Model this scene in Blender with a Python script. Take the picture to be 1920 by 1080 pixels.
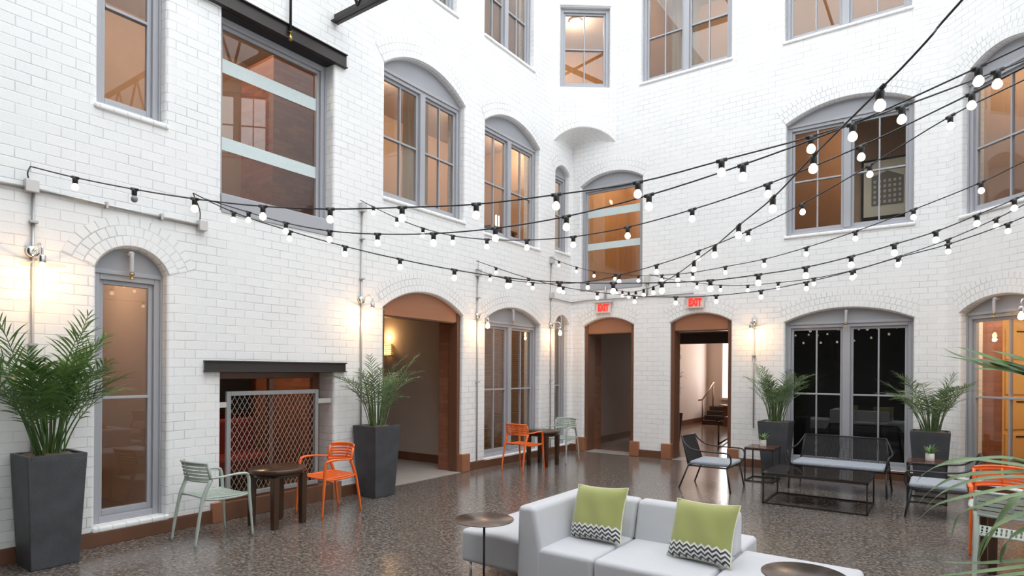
import bpy, bmesh, math, random
from math import sin, cos, pi, radians, sqrt, atan2
from mathutils import Vector, Matrix
from mathutils.geometry import delaunay_2d_cdt

for o in list(bpy.data.objects):
    bpy.data.objects.remove(o)
scene = bpy.context.scene
COL = scene.collection

# ------------------------------------------------------------------ camera
FPX, CAMH, HOR, ROLL, YAW = 1143.0, 1.7, 695.0, radians(0.4), radians(35.4)
cd = bpy.data.cameras.new('camera'); cam = bpy.data.objects.new('camera', cd); COL.objects.link(cam)
cd.sensor_width = 36.0; cd.lens = 36.0 * FPX / 1920; cd.shift_y = (HOR - 540) / 1920
cd.clip_start = 0.05; cd.clip_end = 200
cam.matrix_world = (Matrix.Translation((0, 0, CAMH)) @ Matrix.Rotation(YAW, 4, 'Z')
                    @ Matrix.Rotation(pi / 2, 4, 'X') @ Matrix.Rotation(ROLL, 4, 'Z'))
scene.camera = cam

# ------------------------------------------------------------------ light
w = bpy.data.worlds.new('world'); scene.world = w; w.use_nodes = True
bg = w.node_tree.nodes['Background']
bg.inputs[0].default_value = (0.93, 0.97, 1.0, 1); bg.inputs[1].default_value = 3.9
scene.view_settings.view_transform = 'Standard'
scene.view_settings.look = 'None'
scene.view_settings.exposure = 0.0
scene.view_settings.gamma = 1.0
scene.view_settings.use_curve_mapping = False
cy = scene.cycles
cy.use_denoising = True
cy.max_bounces = 8; cy.diffuse_bounces = 4; cy.glossy_bounces = 4; cy.transmission_bounces = 6
cy.transparent_max_bounces = 16; cy.caustics_reflective = False; cy.caustics_refractive = False
cy.sample_clamp_indirect = 6.0

# ------------------------------------------------------------------ pixel helpers (turn a photo point into a point of the place)
_F = Vector((-sin(YAW), cos(YAW), 0)); _R = Vector((cos(YAW), sin(YAW), 0)); _U = Vector((0, 0, 1)); _C = Vector((0, 0, CAMH))
def ray(px, py):
    a = px - 960; b = HOR - py
    c, s = cos(ROLL), sin(ROLL)
    return _F + _R * ((c * a - s * b) / FPX) + _U * ((s * a + c * b) / FPX)
def at_depth(px, py, dep): return _C + ray(px, py) * dep
def at_z(px, py, z=0.0):
    r = ray(px, py); return _C + r * ((z - CAMH) / r.z)
def on_plane(px, py, p0, n):
    r = ray(px, py); return _C + r * ((Vector(p0) - _C).dot(n) / r.dot(n))

# ------------------------------------------------------------------ materials
MATS = {}
def nodes_of(m): return m.node_tree.nodes, m.node_tree.links
def mat(name, col, rough=0.5, metal=0.0, spec=0.5, bump=0.0, bscale=30.0, var=0.0, vscale=4.0, emis=None, estr=0.0, coat=0.0, stretch=None, sheen=0.0):
    if name in MATS: return MATS[name]
    m = bpy.data.materials.new(name); m.use_nodes = True
    N, L = nodes_of(m); b = N['Principled BSDF']
    b.inputs['Base Color'].default_value = (*col, 1)
    b.inputs['Roughness'].default_value = rough; b.inputs['Metallic'].default_value = metal
    b.inputs['Specular IOR Level'].default_value = spec
    b.inputs['Coat Weight'].default_value = coat
    b.inputs['Sheen Weight'].default_value = sheen
    if emis:
        b.inputs['Emission Color'].default_value = (*emis, 1); b.inputs['Emission Strength'].default_value = estr
    tc = N.new('ShaderNodeTexCoord'); mp = N.new('ShaderNodeMapping'); L.new(tc.outputs['Object'], mp.inputs[0])
    if stretch: mp.inputs['Scale'].default_value = stretch
    nz = N.new('ShaderNodeTexNoise'); nz.inputs['Scale'].default_value = vscale; nz.inputs['Detail'].default_value = 5
    L.new(mp.outputs[0], nz.inputs['Vector'])
    mx = N.new('ShaderNodeMix'); mx.data_type = 'RGBA'
    v = max(var, 0.03)
    mx.inputs[6].default_value = (*[max(c * (1 - v), 0) for c in col], 1)
    mx.inputs[7].default_value = (*[min(c * (1 + v), 1) for c in col], 1)
    L.new(nz.outputs['Fac'], mx.inputs[0]); L.new(mx.outputs[2], b.inputs['Base Color'])
    if bump > 0:
        n2 = N.new('ShaderNodeTexNoise'); n2.inputs['Scale'].default_value = bscale; n2.inputs['Detail'].default_value = 3
        L.new(mp.outputs[0], n2.inputs['Vector'])
        bp = N.new('ShaderNodeBump'); bp.inputs['Strength'].default_value = bump; bp.inputs['Distance'].default_value = 0.01
        L.new(n2.outputs['Fac'], bp.inputs['Height']); L.new(bp.outputs[0], b.inputs['Normal'])
    MATS[name] = m
    return m

def brick_mat(name, c1, c2, mortar, bw, rh, ms=0.006, rough=0.55, bump=0.5, spec=0.4, offset=0.5):
    m = bpy.data.materials.new(name); m.use_nodes = True
    N, L = nodes_of(m); b = N['Principled BSDF']
    uv = N.new('ShaderNodeUVMap'); uv.uv_map = 'UVMap'
    # slight wobble of the courses
    nz = N.new('ShaderNodeTexNoise'); nz.inputs['Scale'].default_value = 3.0; L.new(uv.outputs[0], nz.inputs['Vector'])
    sub = N.new('ShaderNodeVectorMath'); sub.operation = 'SUBTRACT'; sub.inputs[1].default_value = (0.5, 0.5, 0.5)
    L.new(nz.outputs['Color'], sub.inputs[0])
    sc = N.new('ShaderNodeVectorMath'); sc.operation = 'SCALE'; sc.inputs[3].default_value = 0.012; L.new(sub.outputs[0], sc.inputs[0])
    ad = N.new('ShaderNodeVectorMath'); L.new(uv.outputs[0], ad.inputs[0]); L.new(sc.outputs[0], ad.inputs[1])
    br = N.new('ShaderNodeTexBrick'); br.offset = offset
    br.inputs['Scale'].default_value = 1.0; br.inputs['Brick Width'].default_value = bw; br.inputs['Row Height'].default_value = rh
    br.inputs['Mortar Size'].default_value = ms; br.inputs['Mortar Smooth'].default_value = 0.6; br.inputs['Bias'].default_value = 0.0
    br.inputs['Color1'].default_value = (*c1, 1); br.inputs['Color2'].default_value = (*c2, 1); br.inputs['Mortar'].default_value = (*mortar, 1)
    L.new(ad.outputs[0], br.inputs['Vector'])
    # patchy joints: some filled by paint
    n3 = N.new('ShaderNodeTexNoise'); n3.inputs['Scale'].default_value = 2.2; n3.inputs['Detail'].default_value = 4; L.new(uv.outputs[0], n3.inputs['Vector'])
    rr = N.new('ShaderNodeMapRange'); rr.inputs[1].default_value = 0.35; rr.inputs[2].default_value = 0.65; rr.inputs[3].default_value = 0.25; rr.inputs[4].default_value = 1.0
    L.new(n3.outputs['Fac'], rr.inputs[0])
    mm = N.new('ShaderNodeMath'); mm.operation = 'MULTIPLY'; L.new(br.outputs['Fac'], mm.inputs[0]); L.new(rr.outputs[0], mm.inputs[1])
    bc = N.new('ShaderNodeMix'); bc.data_type = 'RGBA'
    br2 = N.new('ShaderNodeTexBrick'); br2.offset = offset
    for k in ('Scale', 'Brick Width', 'Row Height'): br2.inputs[k].default_value = br.inputs[k].default_value
    br2.inputs['Mortar Size'].default_value = 0.0
    br2.inputs['Color1'].default_value = (*c1, 1); br2.inputs['Color2'].default_value = (*c2, 1); br2.inputs['Mortar'].default_value = (*c1, 1)
    L.new(ad.outputs[0], br2.inputs['Vector'])
    L.new(br2.outputs['Color'], bc.inputs[6]); bc.inputs[7].default_value = (*mortar, 1); L.new(mm.outputs[0], bc.inputs[0])
    L.new(bc.outputs[2], b.inputs['Base Color'])
    n2 = N.new('ShaderNodeTexNoise'); n2.inputs['Scale'].default_value = 40; n2.inputs['Detail'].default_value = 4; L.new(uv.outputs[0], n2.inputs['Vector'])
    ma = N.new('ShaderNodeMath'); ma.operation = 'MULTIPLY_ADD'; ma.inputs[1].default_value = -1.0
    L.new(mm.outputs[0], ma.inputs[0])
    m4 = N.new('ShaderNodeMath'); m4.operation = 'MULTIPLY'; m4.inputs[1].default_value = 0.35; L.new(n2.outputs['Fac'], m4.inputs[0]); L.new(m4.outputs[0], ma.inputs[2])
    bp = N.new('ShaderNodeBump'); bp.inputs['Strength'].default_value = bump; bp.inputs['Distance'].default_value = 0.006
    L.new(ma.outputs[0], bp.inputs['Height']); L.new(bp.outputs[0], b.inputs['Normal'])
    b.inputs['Roughness'].default_value = rough; b.inputs['Specular IOR Level'].default_value = spec
    MATS[name] = m
    return m

M_BRICK = brick_mat('white_brick', (.90, .90, .895), (.87, .872, .875), (.62, .625, .635), 0.225, 0.095)  # grey mortar: groove shade painted into the colour, along with grime
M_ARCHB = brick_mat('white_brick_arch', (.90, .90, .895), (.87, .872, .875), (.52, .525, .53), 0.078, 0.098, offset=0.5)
M_REDB = brick_mat('red_brick', (.30, .115, .06), (.22, .085, .045), (.16, .09, .06), 0.21, 0.075, rough=.7)
M_SILLB = brick_mat('white_brick_sill', (.92, .92, .92), (.9, .9, .9), (.6, .6, .6), 0.11, 1.0)

M_FRAME = mat('grey_paint', (.40, .405, .435), .42)
M_PANEL = mat('grey_panel', (.36, .37, .40), .5)
M_WOOD = mat('brown_wood', (.155, .068, .037), .38, var=.22, vscale=6, stretch=(1, 1, 0.15), bump=.05)
M_WOODH = mat('brown_wood_panel', (.34, .145, .075), .36, var=.14, vscale=5, stretch=(0.2, 1, 3.0))
M_WOODT = mat('table_walnut', (.055, .026, .014), .26, var=.35, vscale=9, stretch=(4, .5, .5))
M_BLACK = mat('black_steel', (.018, .018, .02), .4, spec=.5)
M_LINTEL = mat('dark_painted_steel', (.030, .022, .022), .4)
M_GALV = mat('galvanised_conduit', (.50, .49, .48), .38, metal=.55, var=.12)
M_GALVBOX = mat('grey_box', (.62, .60, .59), .45, metal=.3)
M_CHROME = mat('chrome', (.75, .74, .73), .14, metal=1.0)
M_TAUPE = mat('taupe_plaster', (.50, .42, .37), .8)
M_ORANGE = mat('orange_plastic', (.86, .155, .022), .32, coat=.2)
M_SAGE = mat('sage_grey_plastic', (.42, .48, .43), .34, coat=.1)
M_PLANTER = mat('planter_slate', (.060, .063, .071), .5, var=.6, vscale=5, bump=.25, bscale=60)
M_SOIL = mat('soil_bark', (.16, .12, .09), .9, var=.5, vscale=60, bump=1.0, bscale=90)
M_SOFA = mat('sofa_fabric', (.55, .55, .58), .85, bump=.25, bscale=500, sheen=.3, var=.05)
M_CUSH = mat('cushion_grey_fabric', (.34, .37, .42), .85, var=.35, vscale=45, bump=.4, bscale=200)
M_BRONZE = mat('bronze_top', (.16, .125, .105), .24, metal=.7)
M_GREYD = mat('dark_grey', (.10, .10, .11), .5)
M_WHITEPOT = mat('white_pot', (.72, .68, .64), .45)
M_PIPE = mat('grey_pipe', (.50, .50, .52), .4)
M_BRASS = mat('brass', (.55, .36, .12), .3, metal=1.0)

def leaf_mat(name, c, c2, rough=.42):
    m = bpy.data.materials.new(name); m.use_nodes = True
    N, L = nodes_of(m); b = N['Principled BSDF']
    tc = N.new('ShaderNodeTexCoord'); nz = N.new('ShaderNodeTexNoise'); nz.inputs['Scale'].default_value = 9
    L.new(tc.outputs['Object'], nz.inputs['Vector'])
    rp = N.new('ShaderNodeValToRGB'); rp.color_ramp.elements[0].position = .35; rp.color_ramp.elements[1].position = .65
    rp.color_ramp.elements[0].color = (*c, 1); rp.color_ramp.elements[1].color = (*c2, 1)
    L.new(nz.outputs['Fac'], rp.inputs[0]); L.new(rp.outputs[0], b.inputs['Base Color'])
    b.inputs['Roughness'].default_value = rough
    tr = N.new('ShaderNodeBsdfTranslucent'); L.new(rp.outputs[0], tr.inputs[0])
    mx = N.new('ShaderNodeMixShader'); mx.inputs[0].default_value = .25
    out = N['Material Output']; L.new(b.outputs[0], mx.inputs[1]); L.new(tr.outputs[0], mx.inputs[2]); L.new(mx.outputs[0], out.inputs[0])
    MATS[name] = m
    return m
M_LEAF = leaf_mat('palm_leaf', (.055, .13, .03), (.14, .25, .07))
M_LEAFD = leaf_mat('palm_leaf_dark', (.02, .06, .018), (.05, .12, .03))
M_LEAFG = leaf_mat('palm_leaf_greyish', (.09, .17, .07), (.26, .36, .18))
M_STEM = mat('palm_stem', (.10, .14, .04), .5, var=.4, vscale=12)

def glass_mat(name, tint=(1, 1, 1), boost=1.0, rough=0.0):
    m = bpy.data.materials.new(name); m.use_nodes = True
    N, L = nodes_of(m); N.remove(N['Principled BSDF'])
    t = N.new('ShaderNodeBsdfTransparent'); t.inputs[0].default_value = (*tint, 1)
    g = N.new('ShaderNodeBsdfGlossy'); g.inputs['Roughness'].default_value = rough; g.inputs[0].default_value = (1, 1, 1, 1)
    fr = N.new('ShaderNodeFresnel'); fr.inputs[0].default_value = 1.52
    ge = N.new('ShaderNodeNewGeometry'); ir = N.new('ShaderNodeMapRange'); ir.inputs[3].default_value = 1.52; ir.inputs[4].default_value = 1 / 1.52
    L.new(ge.outputs['Backfacing'], ir.inputs[0]); L.new(ir.outputs[0], fr.inputs[0])      # thin pane: same reflectance from both faces
    mu = N.new('ShaderNodeMath'); mu.operation = 'MULTIPLY'; mu.inputs[1].default_value = boost; mu.use_clamp = True
    L.new(fr.outputs[0], mu.inputs[0])
    mx = N.new('ShaderNodeMixShader'); L.new(mu.outputs[0], mx.inputs[0]); L.new(t.outputs[0], mx.inputs[1]); L.new(g.outputs[0], mx.inputs[2])
    L.new(mx.outputs[0], N['Material Output'].inputs[0])
    MATS[name] = m
    return m
M_GLASS = glass_mat('window_glass', (.93, .93, .92), 1.0)
M_CLEAR = glass_mat('clear_glass', (.97, .95, .9), 1.3)
M_FROST = mat('frosted_glass', (.62, .70, .70), .5, var=.08, vscale=30)

def emit_mat(name, col, s, base=(.8, .8, .8)):
    m = bpy.data.materials.new(name); m.use_nodes = True
    N, L = nodes_of(m); b = N['Principled BSDF']
    b.inputs['Base Color'].default_value = (*base, 1)
    b.inputs['Emission Color'].default_value = (*col, 1); b.inputs['Emission Strength'].default_value = s
    MATS[name] = m
    return m
M_BULB = emit_mat('bulb_glow', (1.0, .88, .70), 3.6)
M_BULBOFF = mat('bulb_unlit', (.25, .25, .25), .2)
M_WARM = emit_mat('warm_bulb', (1.0, .62, .26), 28.0)
M_LAMP = emit_mat('ceiling_lamp_glow', (1.0, .72, .42), 16.0)
M_EXIT = emit_mat('exit_letters', (1.0, .03, .015), .75, (.7, .03, .02))
M_EXITP = mat('exit_panel', (.84, .66, .62), .3)

# polished pebbly floor
def floor_mat():
    m = bpy.data.materials.new('polished_terrazzo'); m.use_nodes = True
    N, L = nodes_of(m); b = N['Principled BSDF']
    tc = N.new('ShaderNodeTexCoord'); mp = N.new('ShaderNodeMapping'); mp.inputs['Scale'].default_value = (1.0, 1.0, 1.0)
    L.new(tc.outputs['Object'], mp.inputs[0])
    v = N.new('ShaderNodeTexVoronoi'); v.inputs['Scale'].default_value = 55; L.new(mp.outputs[0], v.inputs['Vector'])
    n1 = N.new('ShaderNodeTexNoise'); n1.inputs['Scale'].default_value = 30; n1.inputs['Detail'].default_value = 8; n1.inputs['Roughness'].default_value = .75; L.new(mp.outputs[0], n1.inputs['Vector'])
    n2 = N.new('ShaderNodeTexNoise'); n2.inputs['Scale'].default_value = .7; n2.inputs['Detail'].default_value = 3; L.new(mp.outputs[0], n2.inputs['Vector'])
    rp = N.new('ShaderNodeValToRGB'); e = rp.color_ramp.elements
    e[0].position = .28; e[0].color = (.050, .042, .037, 1); e[1].position = .78; e[1].color = (.40, .35, .31, 1)
    e2 = e.new(.5); e2.color = (.130, .113, .102, 1)
    mixf = N.new('ShaderNodeMath'); mixf.operation = 'MULTIPLY_ADD'; mixf.inputs[1].default_value = .22
    sp = N.new('ShaderNodeSeparateColor'); L.new(v.outputs['Color'], sp.inputs[0])
    sb = N.new('ShaderNodeMath'); sb.operation = 'SUBTRACT'; sb.inputs[1].default_value = .11
    L.new(sp.outputs[0], mixf.inputs[0]); L.new(n1.outputs['Fac'], sb.inputs[0]); L.new(sb.outputs[0], mixf.inputs[2])
    L.new(mixf.outputs[0], rp.inputs[0])
    # large tonal patches grey / brown
    mx = N.new('ShaderNodeMix'); mx.data_type = 'RGBA'; mx.blend_type = 'MULTIPLY'; mx.inputs[0].default_value = .8
    r2 = N.new('ShaderNodeValToRGB'); r2.color_ramp.elements[0].position = .4; r2.color_ramp.elements[1].position = .62
    r2.color_ramp.elements[0].color = (1.0, .93, .88, 1); r2.color_ramp.elements[1].color = (.92, .94, .95, 1)
    L.new(n2.outputs['Fac'], r2.inputs[0]); L.new(rp.outputs[0], mx.inputs[6]); L.new(r2.outputs[0], mx.inputs[7])
    L.new(mx.outputs[2], b.inputs['Base Color'])
    rr = N.new('ShaderNodeMapRange'); rr.inputs[3].default_value = .08; rr.inputs[4].default_value = .22; L.new(n1.outputs['Fac'], rr.inputs[0]); L.new(rr.outputs[0], b.inputs['Roughness'])
    bp = N.new('ShaderNodeBump'); bp.inputs['Strength'].default_value = .16; bp.inputs['Distance'].default_value = .004
    L.new(n1.outputs['Fac'], bp.inputs['Height']); L.new(bp.outputs[0], b.inputs['Normal'])
    b.inputs['Specular IOR Level'].default_value = .6
    return m
M_FLOOR = floor_mat()

# ------------------------------------------------------------------ mesh builder
class MB:
    def __init__(s): s.v = []; s.f = []; s.uv = []; s.mi = []; s.sm = []
    def add(s, vs, fs, uvs=None, mi=0, smooth=False):
        o = len(s.v); s.v += [tuple(p) for p in vs]
        for k, f in enumerate(fs):
            s.f.append(tuple(i + o for i in f)); s.mi.append(mi); s.sm.append(smooth)
            s.uv.append(uvs[k] if uvs else None)
        return s
    def box(s, x0, x1, y0, y1, z0, z1, mi=0, M=None):
        if x0 > x1: x0, x1 = x1, x0
        if y0 > y1: y0, y1 = y1, y0
        if z0 > z1: z0, z1 = z1, z0
        vs = [Vector(p) for p in ((x0, y0, z0), (x1, y0, z0), (x1, y1, z0), (x0, y1, z0), (x0, y0, z1), (x1, y0, z1), (x1, y1, z1), (x0, y1, z1))]
        if M: vs = [M @ p for p in vs]
        return s.add(vs, [(0, 3, 2, 1), (4, 5, 6, 7), (0, 1, 5, 4), (1, 2, 6, 5), (2, 3, 7, 6), (3, 0, 4, 7)], mi=mi)
    def frustum(s, cx, cy, z0, z1, a0, a1, b0=None, b1=None):
        b0 = a0 if b0 is None else b0; b1 = a1 if b1 is None else b1
        vs = [(cx - a0, cy - b0, z0), (cx + a0, cy - b0, z0), (cx + a0, cy + b0, z0), (cx - a0, cy + b0, z0),
              (cx - a1, cy - b1, z1), (cx + a1, cy - b1, z1), (cx + a1, cy + b1, z1), (cx - a1, cy + b1, z1)]
        return s.add(vs, [(0, 3, 2, 1), (4, 5, 6, 7), (0, 1, 5, 4), (1, 2, 6, 5), (2, 3, 7, 6), (3, 0, 4, 7)])
    def tube(s, pts, r, n=8, cap=True, mi=0, flat=1.0):
        pts = [Vector(p) for p in pts]; rs = r if isinstance(r, (list, tuple)) else [r] * len(pts)
        up = None; vs = []
        for i, p in enumerate(pts):
            t = (pts[min(i + 1, len(pts) - 1)] - pts[max(i - 1, 0)])
            if t.length < 1e-9: t = Vector((0, 0, 1))
            t.normalize()
            if up is None: up = Vector((0, 0, 1)) if abs(t.z) < .9 else Vector((1, 0, 0))
            a = t.cross(up)
            if a.length < 1e-6: a = t.cross(Vector((0, 1, 0)))
            a.normalize(); b = a.cross(t).normalized(); up = b
            for k in range(n):
                an = 2 * pi * k / n
                vs.append(p + a * (cos(an) * rs[i]) + b * (sin(an) * rs[i] * flat))
        fs = []
        for i in range(len(pts) - 1):
            for k in range(n):
                k2 = (k + 1) % n
                fs.append((i * n + k, (i + 1) * n + k, (i + 1) * n + k2, i * n + k2))
        s.add(vs, fs, mi=mi, smooth=True)
        if cap:
            o = len(s.v) - len(vs)
            s.f.append(tuple(o + k for k in range(n))); s.mi.append(mi); s.sm.append(False); s.uv.append(None)
            e = o + (len(pts) - 1) * n
            s.f.append(tuple(e + n - 1 - k for k in range(n))); s.mi.append(mi); s.sm.append(False); s.uv.append(None)
        return s
    def lathe(s, prof, n=20, c=(0, 0, 0), M=None, mi=0):
        vs = []; fs = []
        for (r, z) in prof:
            for k in range(n):
                a = 2 * pi * k / n; vs.append(Vector((c[0] + r * cos(a), c[1] + r * sin(a), c[2] + z)))
        for i in range(len(prof) - 1):
            for k in range(n):
                k2 = (k + 1) % n; fs.append((i * n + k, i * n + k2, (i + 1) * n + k2, (i + 1) * n + k))
        fs.append(tuple(range(n - 1, -1, -1))); fs.append(tuple((len(prof) - 1) * n + k for k in range(n)))
        if M: vs = [M @ p for p in vs]
        return s.add(vs, fs, mi=mi, smooth=True)
    def sphere(s, c, r, n=12, m=8, sz=1.0, mi=0):
        prof = [(max(r * sin(pi * i / m), 1e-4), -r * sz * cos(pi * i / m)) for i in range(m + 1)]
        return s.lathe(prof, n, c, mi=mi)
    def prism(s, poly, y0, y1, mi=0):           # polygon in (x,z), extruded over y
        n = len(poly); vs = [(p[0], y0, p[1]) for p in poly] + [(p[0], y1, p[1]) for p in poly]
        fs = [tuple(range(n)), tuple(range(2 * n - 1, n - 1, -1))]
        for i in range(n):
            j = (i + 1) % n; fs.append((i, i + n, j + n, j))
        return s.add(vs, fs, mi=mi)
    def build(s, name, m, parent=None, M=None, bevel=0.0, seg=2, subsurf=0, smooth=None, label=None, wn=False):
        me = bpy.data.meshes.new(name); me.from_pydata(s.v, [], s.f)
        ms = m if isinstance(m, (list, tuple)) else [m]
        for k in ms: me.materials.append(k)
        for i, p in enumerate(me.polygons):
            p.material_index = s.mi[i]; p.use_smooth = s.sm[i] if smooth is None else smooth
        if any(u is not None for u in s.uv):
            ul = me.uv_layers.new(name='UVMap')
            for i, p in enumerate(me.polygons):
                if s.uv[i] is not None:
                    for li, q in zip(p.loop_indices, s.uv[i]): ul.data[li].uv = q
        me.update()
        o = bpy.data.objects.new(name, me); COL.objects.link(o)
        if M is not None: o.matrix_world = M
        if parent is not None: o.parent = parent
        if bevel > 0:
            b = o.modifiers.new('bevel', 'BEVEL'); b.width = bevel; b.segments = seg; b.limit_method = 'ANGLE'; b.angle_limit = radians(35)
        if subsurf:
            q = o.modifiers.new('sub', 'SUBSURF'); q.levels = subsurf; q.render_levels = subsurf
        if wn:
            for p in me.polygons: p.use_smooth = True
            o.modifiers.new('wn', 'WEIGHTED_NORMAL').keep_sharp = False
        if label: o['label'] = label
        return o

def fix_normals(o):
    bm = bmesh.new(); bm.from_mesh(o.data); bmesh.ops.recalc_face_normals(bm, faces=bm.faces); bm.to_mesh(o.data); bm.free()

def empty(name, loc=(0, 0, 0), rz=0.0, M=None):
    o = bpy.data.objects.new(name, None); COL.objects.link(o); o.empty_display_size = .1
    if M is not None: o.matrix_world = M
    else: o.location = loc; o.rotation_euler = (0, 0, rz)
    return o
def tag(o, label=None, cat=None, group=None, kind=None):
    if label: o['label'] = label
    if cat: o['category'] = cat
    if group: o['group'] = group
    if kind: o['kind'] = kind
    return o
def struct(o): o['kind'] = 'structure'; return o
KIDS = {}
def copy_tree(o, parent=None):
    c = o.copy(); COL.objects.link(c)
    c.parent = parent
    for ch in [x for x in COL.objects if x.parent == o]: copy_tree(ch, c)
    return c
def cat_rom(P, n=6):
    P = [Vector(p) for p in P]; out = []
    for i in range(len(P) - 1):
        p0 = P[max(i - 1, 0)]; p1 = P[i]; p2 = P[i + 1]; p3 = P[min(i + 2, len(P) - 1)]
        for k in range(n):
            t = k / n
            out.append(.5 * ((2 * p1) + (p2 - p0) * t + (2 * p0 - 5 * p1 + 4 * p2 - p3) * t * t + (3 * p1 - p0 - 3 * p2 + p3) * t ** 3))
    out.append(P[-1]); return out

# ------------------------------------------------------------------ walls: local frames (u along wall, d into the building, z up)
XL, YB = -6.58, 11.45
ML = Matrix.Translation((XL, 0, 0)) @ Matrix.Rotation(pi / 2, 4, 'Z')          # u = y, d = -x
MBK = Matrix.Translation((0, YB, 0))                                              # u = x, d = y
ANG_R = atan2(-.735, .678)
MR = Matrix.Translation((.02, YB, 0)) @ Matrix.Rotation(ANG_R, 4, 'Z')
CH0 = Vector((XL, 10.67)); CH1 = Vector((-5.56, YB)); CHW = (CH1 - CH0).length
MC = Matrix.Translation((CH0.x, CH0.y, 0)) @ Matrix.Rotation(atan2(CH1.y - CH0.y, CH1.x - CH0.x), 4, 'Z')
T = 0.38    # wall thickness

class Op:       # an opening
    def __init__(s, u0, u1, z0, zs, zc=None): s.u0, s.u1, s.z0, s.zs, s.zc = u0, u1, z0, zs, zc
    def arc(s, g=0.0, n=18):
        w2 = (s.u1 - s.u0) / 2; h = s.zc - s.zs; R = (w2 * w2 + h * h) / (2 * h); uc = (s.u0 + s.u1) / 2; zc = s.zc - R
        a = math.asin(w2 / R)
        return [(uc + (R + g) * sin(-a + 2 * a * i / n), zc + (R + g) * cos(-a + 2 * a * i / n)) for i in range(n + 1)], R, uc, zc, a
    def loop(s):    # clockwise from bottom left: up, over, down
        pts = [(s.u0, s.z0)]
        if s.zc: pts += s.arc()[0]
        else: pts += [(s.u0, s.zs), (s.u1, s.zs)]
        pts.append((s.u1, s.z0))
        return pts
def offset_loop(P, g):
    n = len(P); out = []
    for i in range(n):
        a = Vector(P[i - 1]); b = Vector(P[i]); c = Vector(P[(i + 1) % n])
        d1 = (b - a).normalized(); d2 = (c - b).normalized()
        n1 = Vector((-d1.y, d1.x)); n2 = Vector((-d2.y, d2.x))    # outward for a clockwise loop
        m = (n1 + n2)
        if m.length < 1e-6: m = n1
        m.normalize(); k = g / max(m.dot(n1), .3)
        out.append((b.x + m.x * k, b.y + m.y * k))
    return out
def in_poly(p, P):
    c = False; n = len(P); j = n - 1
    for i in range(n):
        if (P[i][1] > p[1]) != (P[j][1] > p[1]) and p[0] < (P[j][0] - P[i][0]) * (p[1] - P[i][1]) / (P[j][1] - P[i][1]) + P[i][0]: c = not c
        j = i
    return c

def make_wall(name, M, outline, ops, band=0.27, r=0.032, thick=T, mats=None):
    mb = MB(); loops = [offset_loop(o.loop(), r) for o in ops]
    vs = []; es = []
    for P in [outline] + loops:
        o = len(vs); vs += [Vector(p) for p in P]; es += [(o + i, o + (i + 1) % len(P)) for i in range(len(P))]
    res = delaunay_2d_cdt(vs, es, [], 0, 1e-5)
    V2, F2 = res[0], res[2]
    keep = []
    for f in F2:
        c = sum((V2[i] for i in f), Vector((0, 0))) / len(f)
        if in_poly(c, outline) and not any(in_poly(c, P) for P in loops): keep.append(tuple(f))
    mb.add([(v.x, 0, v.y) for v in V2], keep, [[(V2[i].x, V2[i].y) for i in f] for f in keep])
    mb.add([(v.x, thick, v.y) for v in V2], [tuple(reversed(f)) for f in keep], [[(V2[i].x, V2[i].y) for i in reversed(f)] for f in keep])
    for o in ops:
        P0 = o.loop(); n = len(P0)
        prof = [(r * (1 - sin(a)), r * (1 - cos(a))) for a in (0, pi / 8, pi / 4, 3 * pi / 8, pi / 2)] + [(-0.0, thick)]
        rings = [offset_loop(P0, g) if g > 1e-6 else P0 for g, d in prof]
        acc = [0]
        for i in range(n): acc.append(acc[-1] + (Vector(P0[(i + 1) % n]) - Vector(P0[i])).length)
        for k in range(len(prof) - 1):
            A, B = rings[k], rings[k + 1]; d0, d1 = prof[k][1], prof[k + 1][1]
            e0 = r * 1.57 * k / 4; e1 = r * 1.57 * (k + 1) / 4 if k < 4 else r * 1.57 + thick
            for i in range(n):
                j = (i + 1) % n
                q = [(A[i][0], d0, A[i][1]), (A[j][0], d0, A[j][1]), (B[j][0], d1, B[j][1]), (B[i][0], d1, B[i][1])]
                du = abs(P0[j][0] - P0[i][0]); dz = abs(P0[j][1] - P0[i][1])
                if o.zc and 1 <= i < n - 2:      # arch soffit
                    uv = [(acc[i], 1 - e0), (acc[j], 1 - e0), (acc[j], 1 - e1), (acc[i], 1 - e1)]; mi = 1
                elif du < 1e-6:                   # jamb
                    sg = 1 if i == 0 else -1; u0 = P0[i][0]
                    uv = [(u0 + sg * e0, q[0][2]), (u0 + sg * e0, q[1][2]), (u0 + sg * e1, q[2][2]), (u0 + sg * e1, q[3][2])]; mi = 0
                else:
                    uv = [(q[0][0], e0), (q[1][0], e0), (q[2][0], e1), (q[3][0], e1)]; mi = 0
                mb.add(q, [(0, 1, 2, 3)], [uv], mi=mi, smooth=(k < 4))
        if o.zc and band:
            ns = 22; _, R, uc, zc, a = o.arc()
            rr = [R + r * .6, R + r + band]
            for i in range(ns):
                t0 = -a + 2 * a * i / ns; t1 = -a + 2 * a * (i + 1) / ns
                def P(t, rad, d): return (uc + rad * sin(t), d, zc + rad * cos(t))
                Rm = R + band * .5
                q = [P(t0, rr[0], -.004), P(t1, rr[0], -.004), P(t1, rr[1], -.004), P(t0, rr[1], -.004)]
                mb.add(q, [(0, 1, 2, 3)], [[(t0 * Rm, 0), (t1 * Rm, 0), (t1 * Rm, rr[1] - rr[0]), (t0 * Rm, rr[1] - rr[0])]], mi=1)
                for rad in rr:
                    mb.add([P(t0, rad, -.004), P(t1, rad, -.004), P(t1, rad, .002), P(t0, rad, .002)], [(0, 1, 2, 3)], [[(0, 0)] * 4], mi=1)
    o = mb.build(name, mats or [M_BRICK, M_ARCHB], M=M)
    return struct(o)

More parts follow.
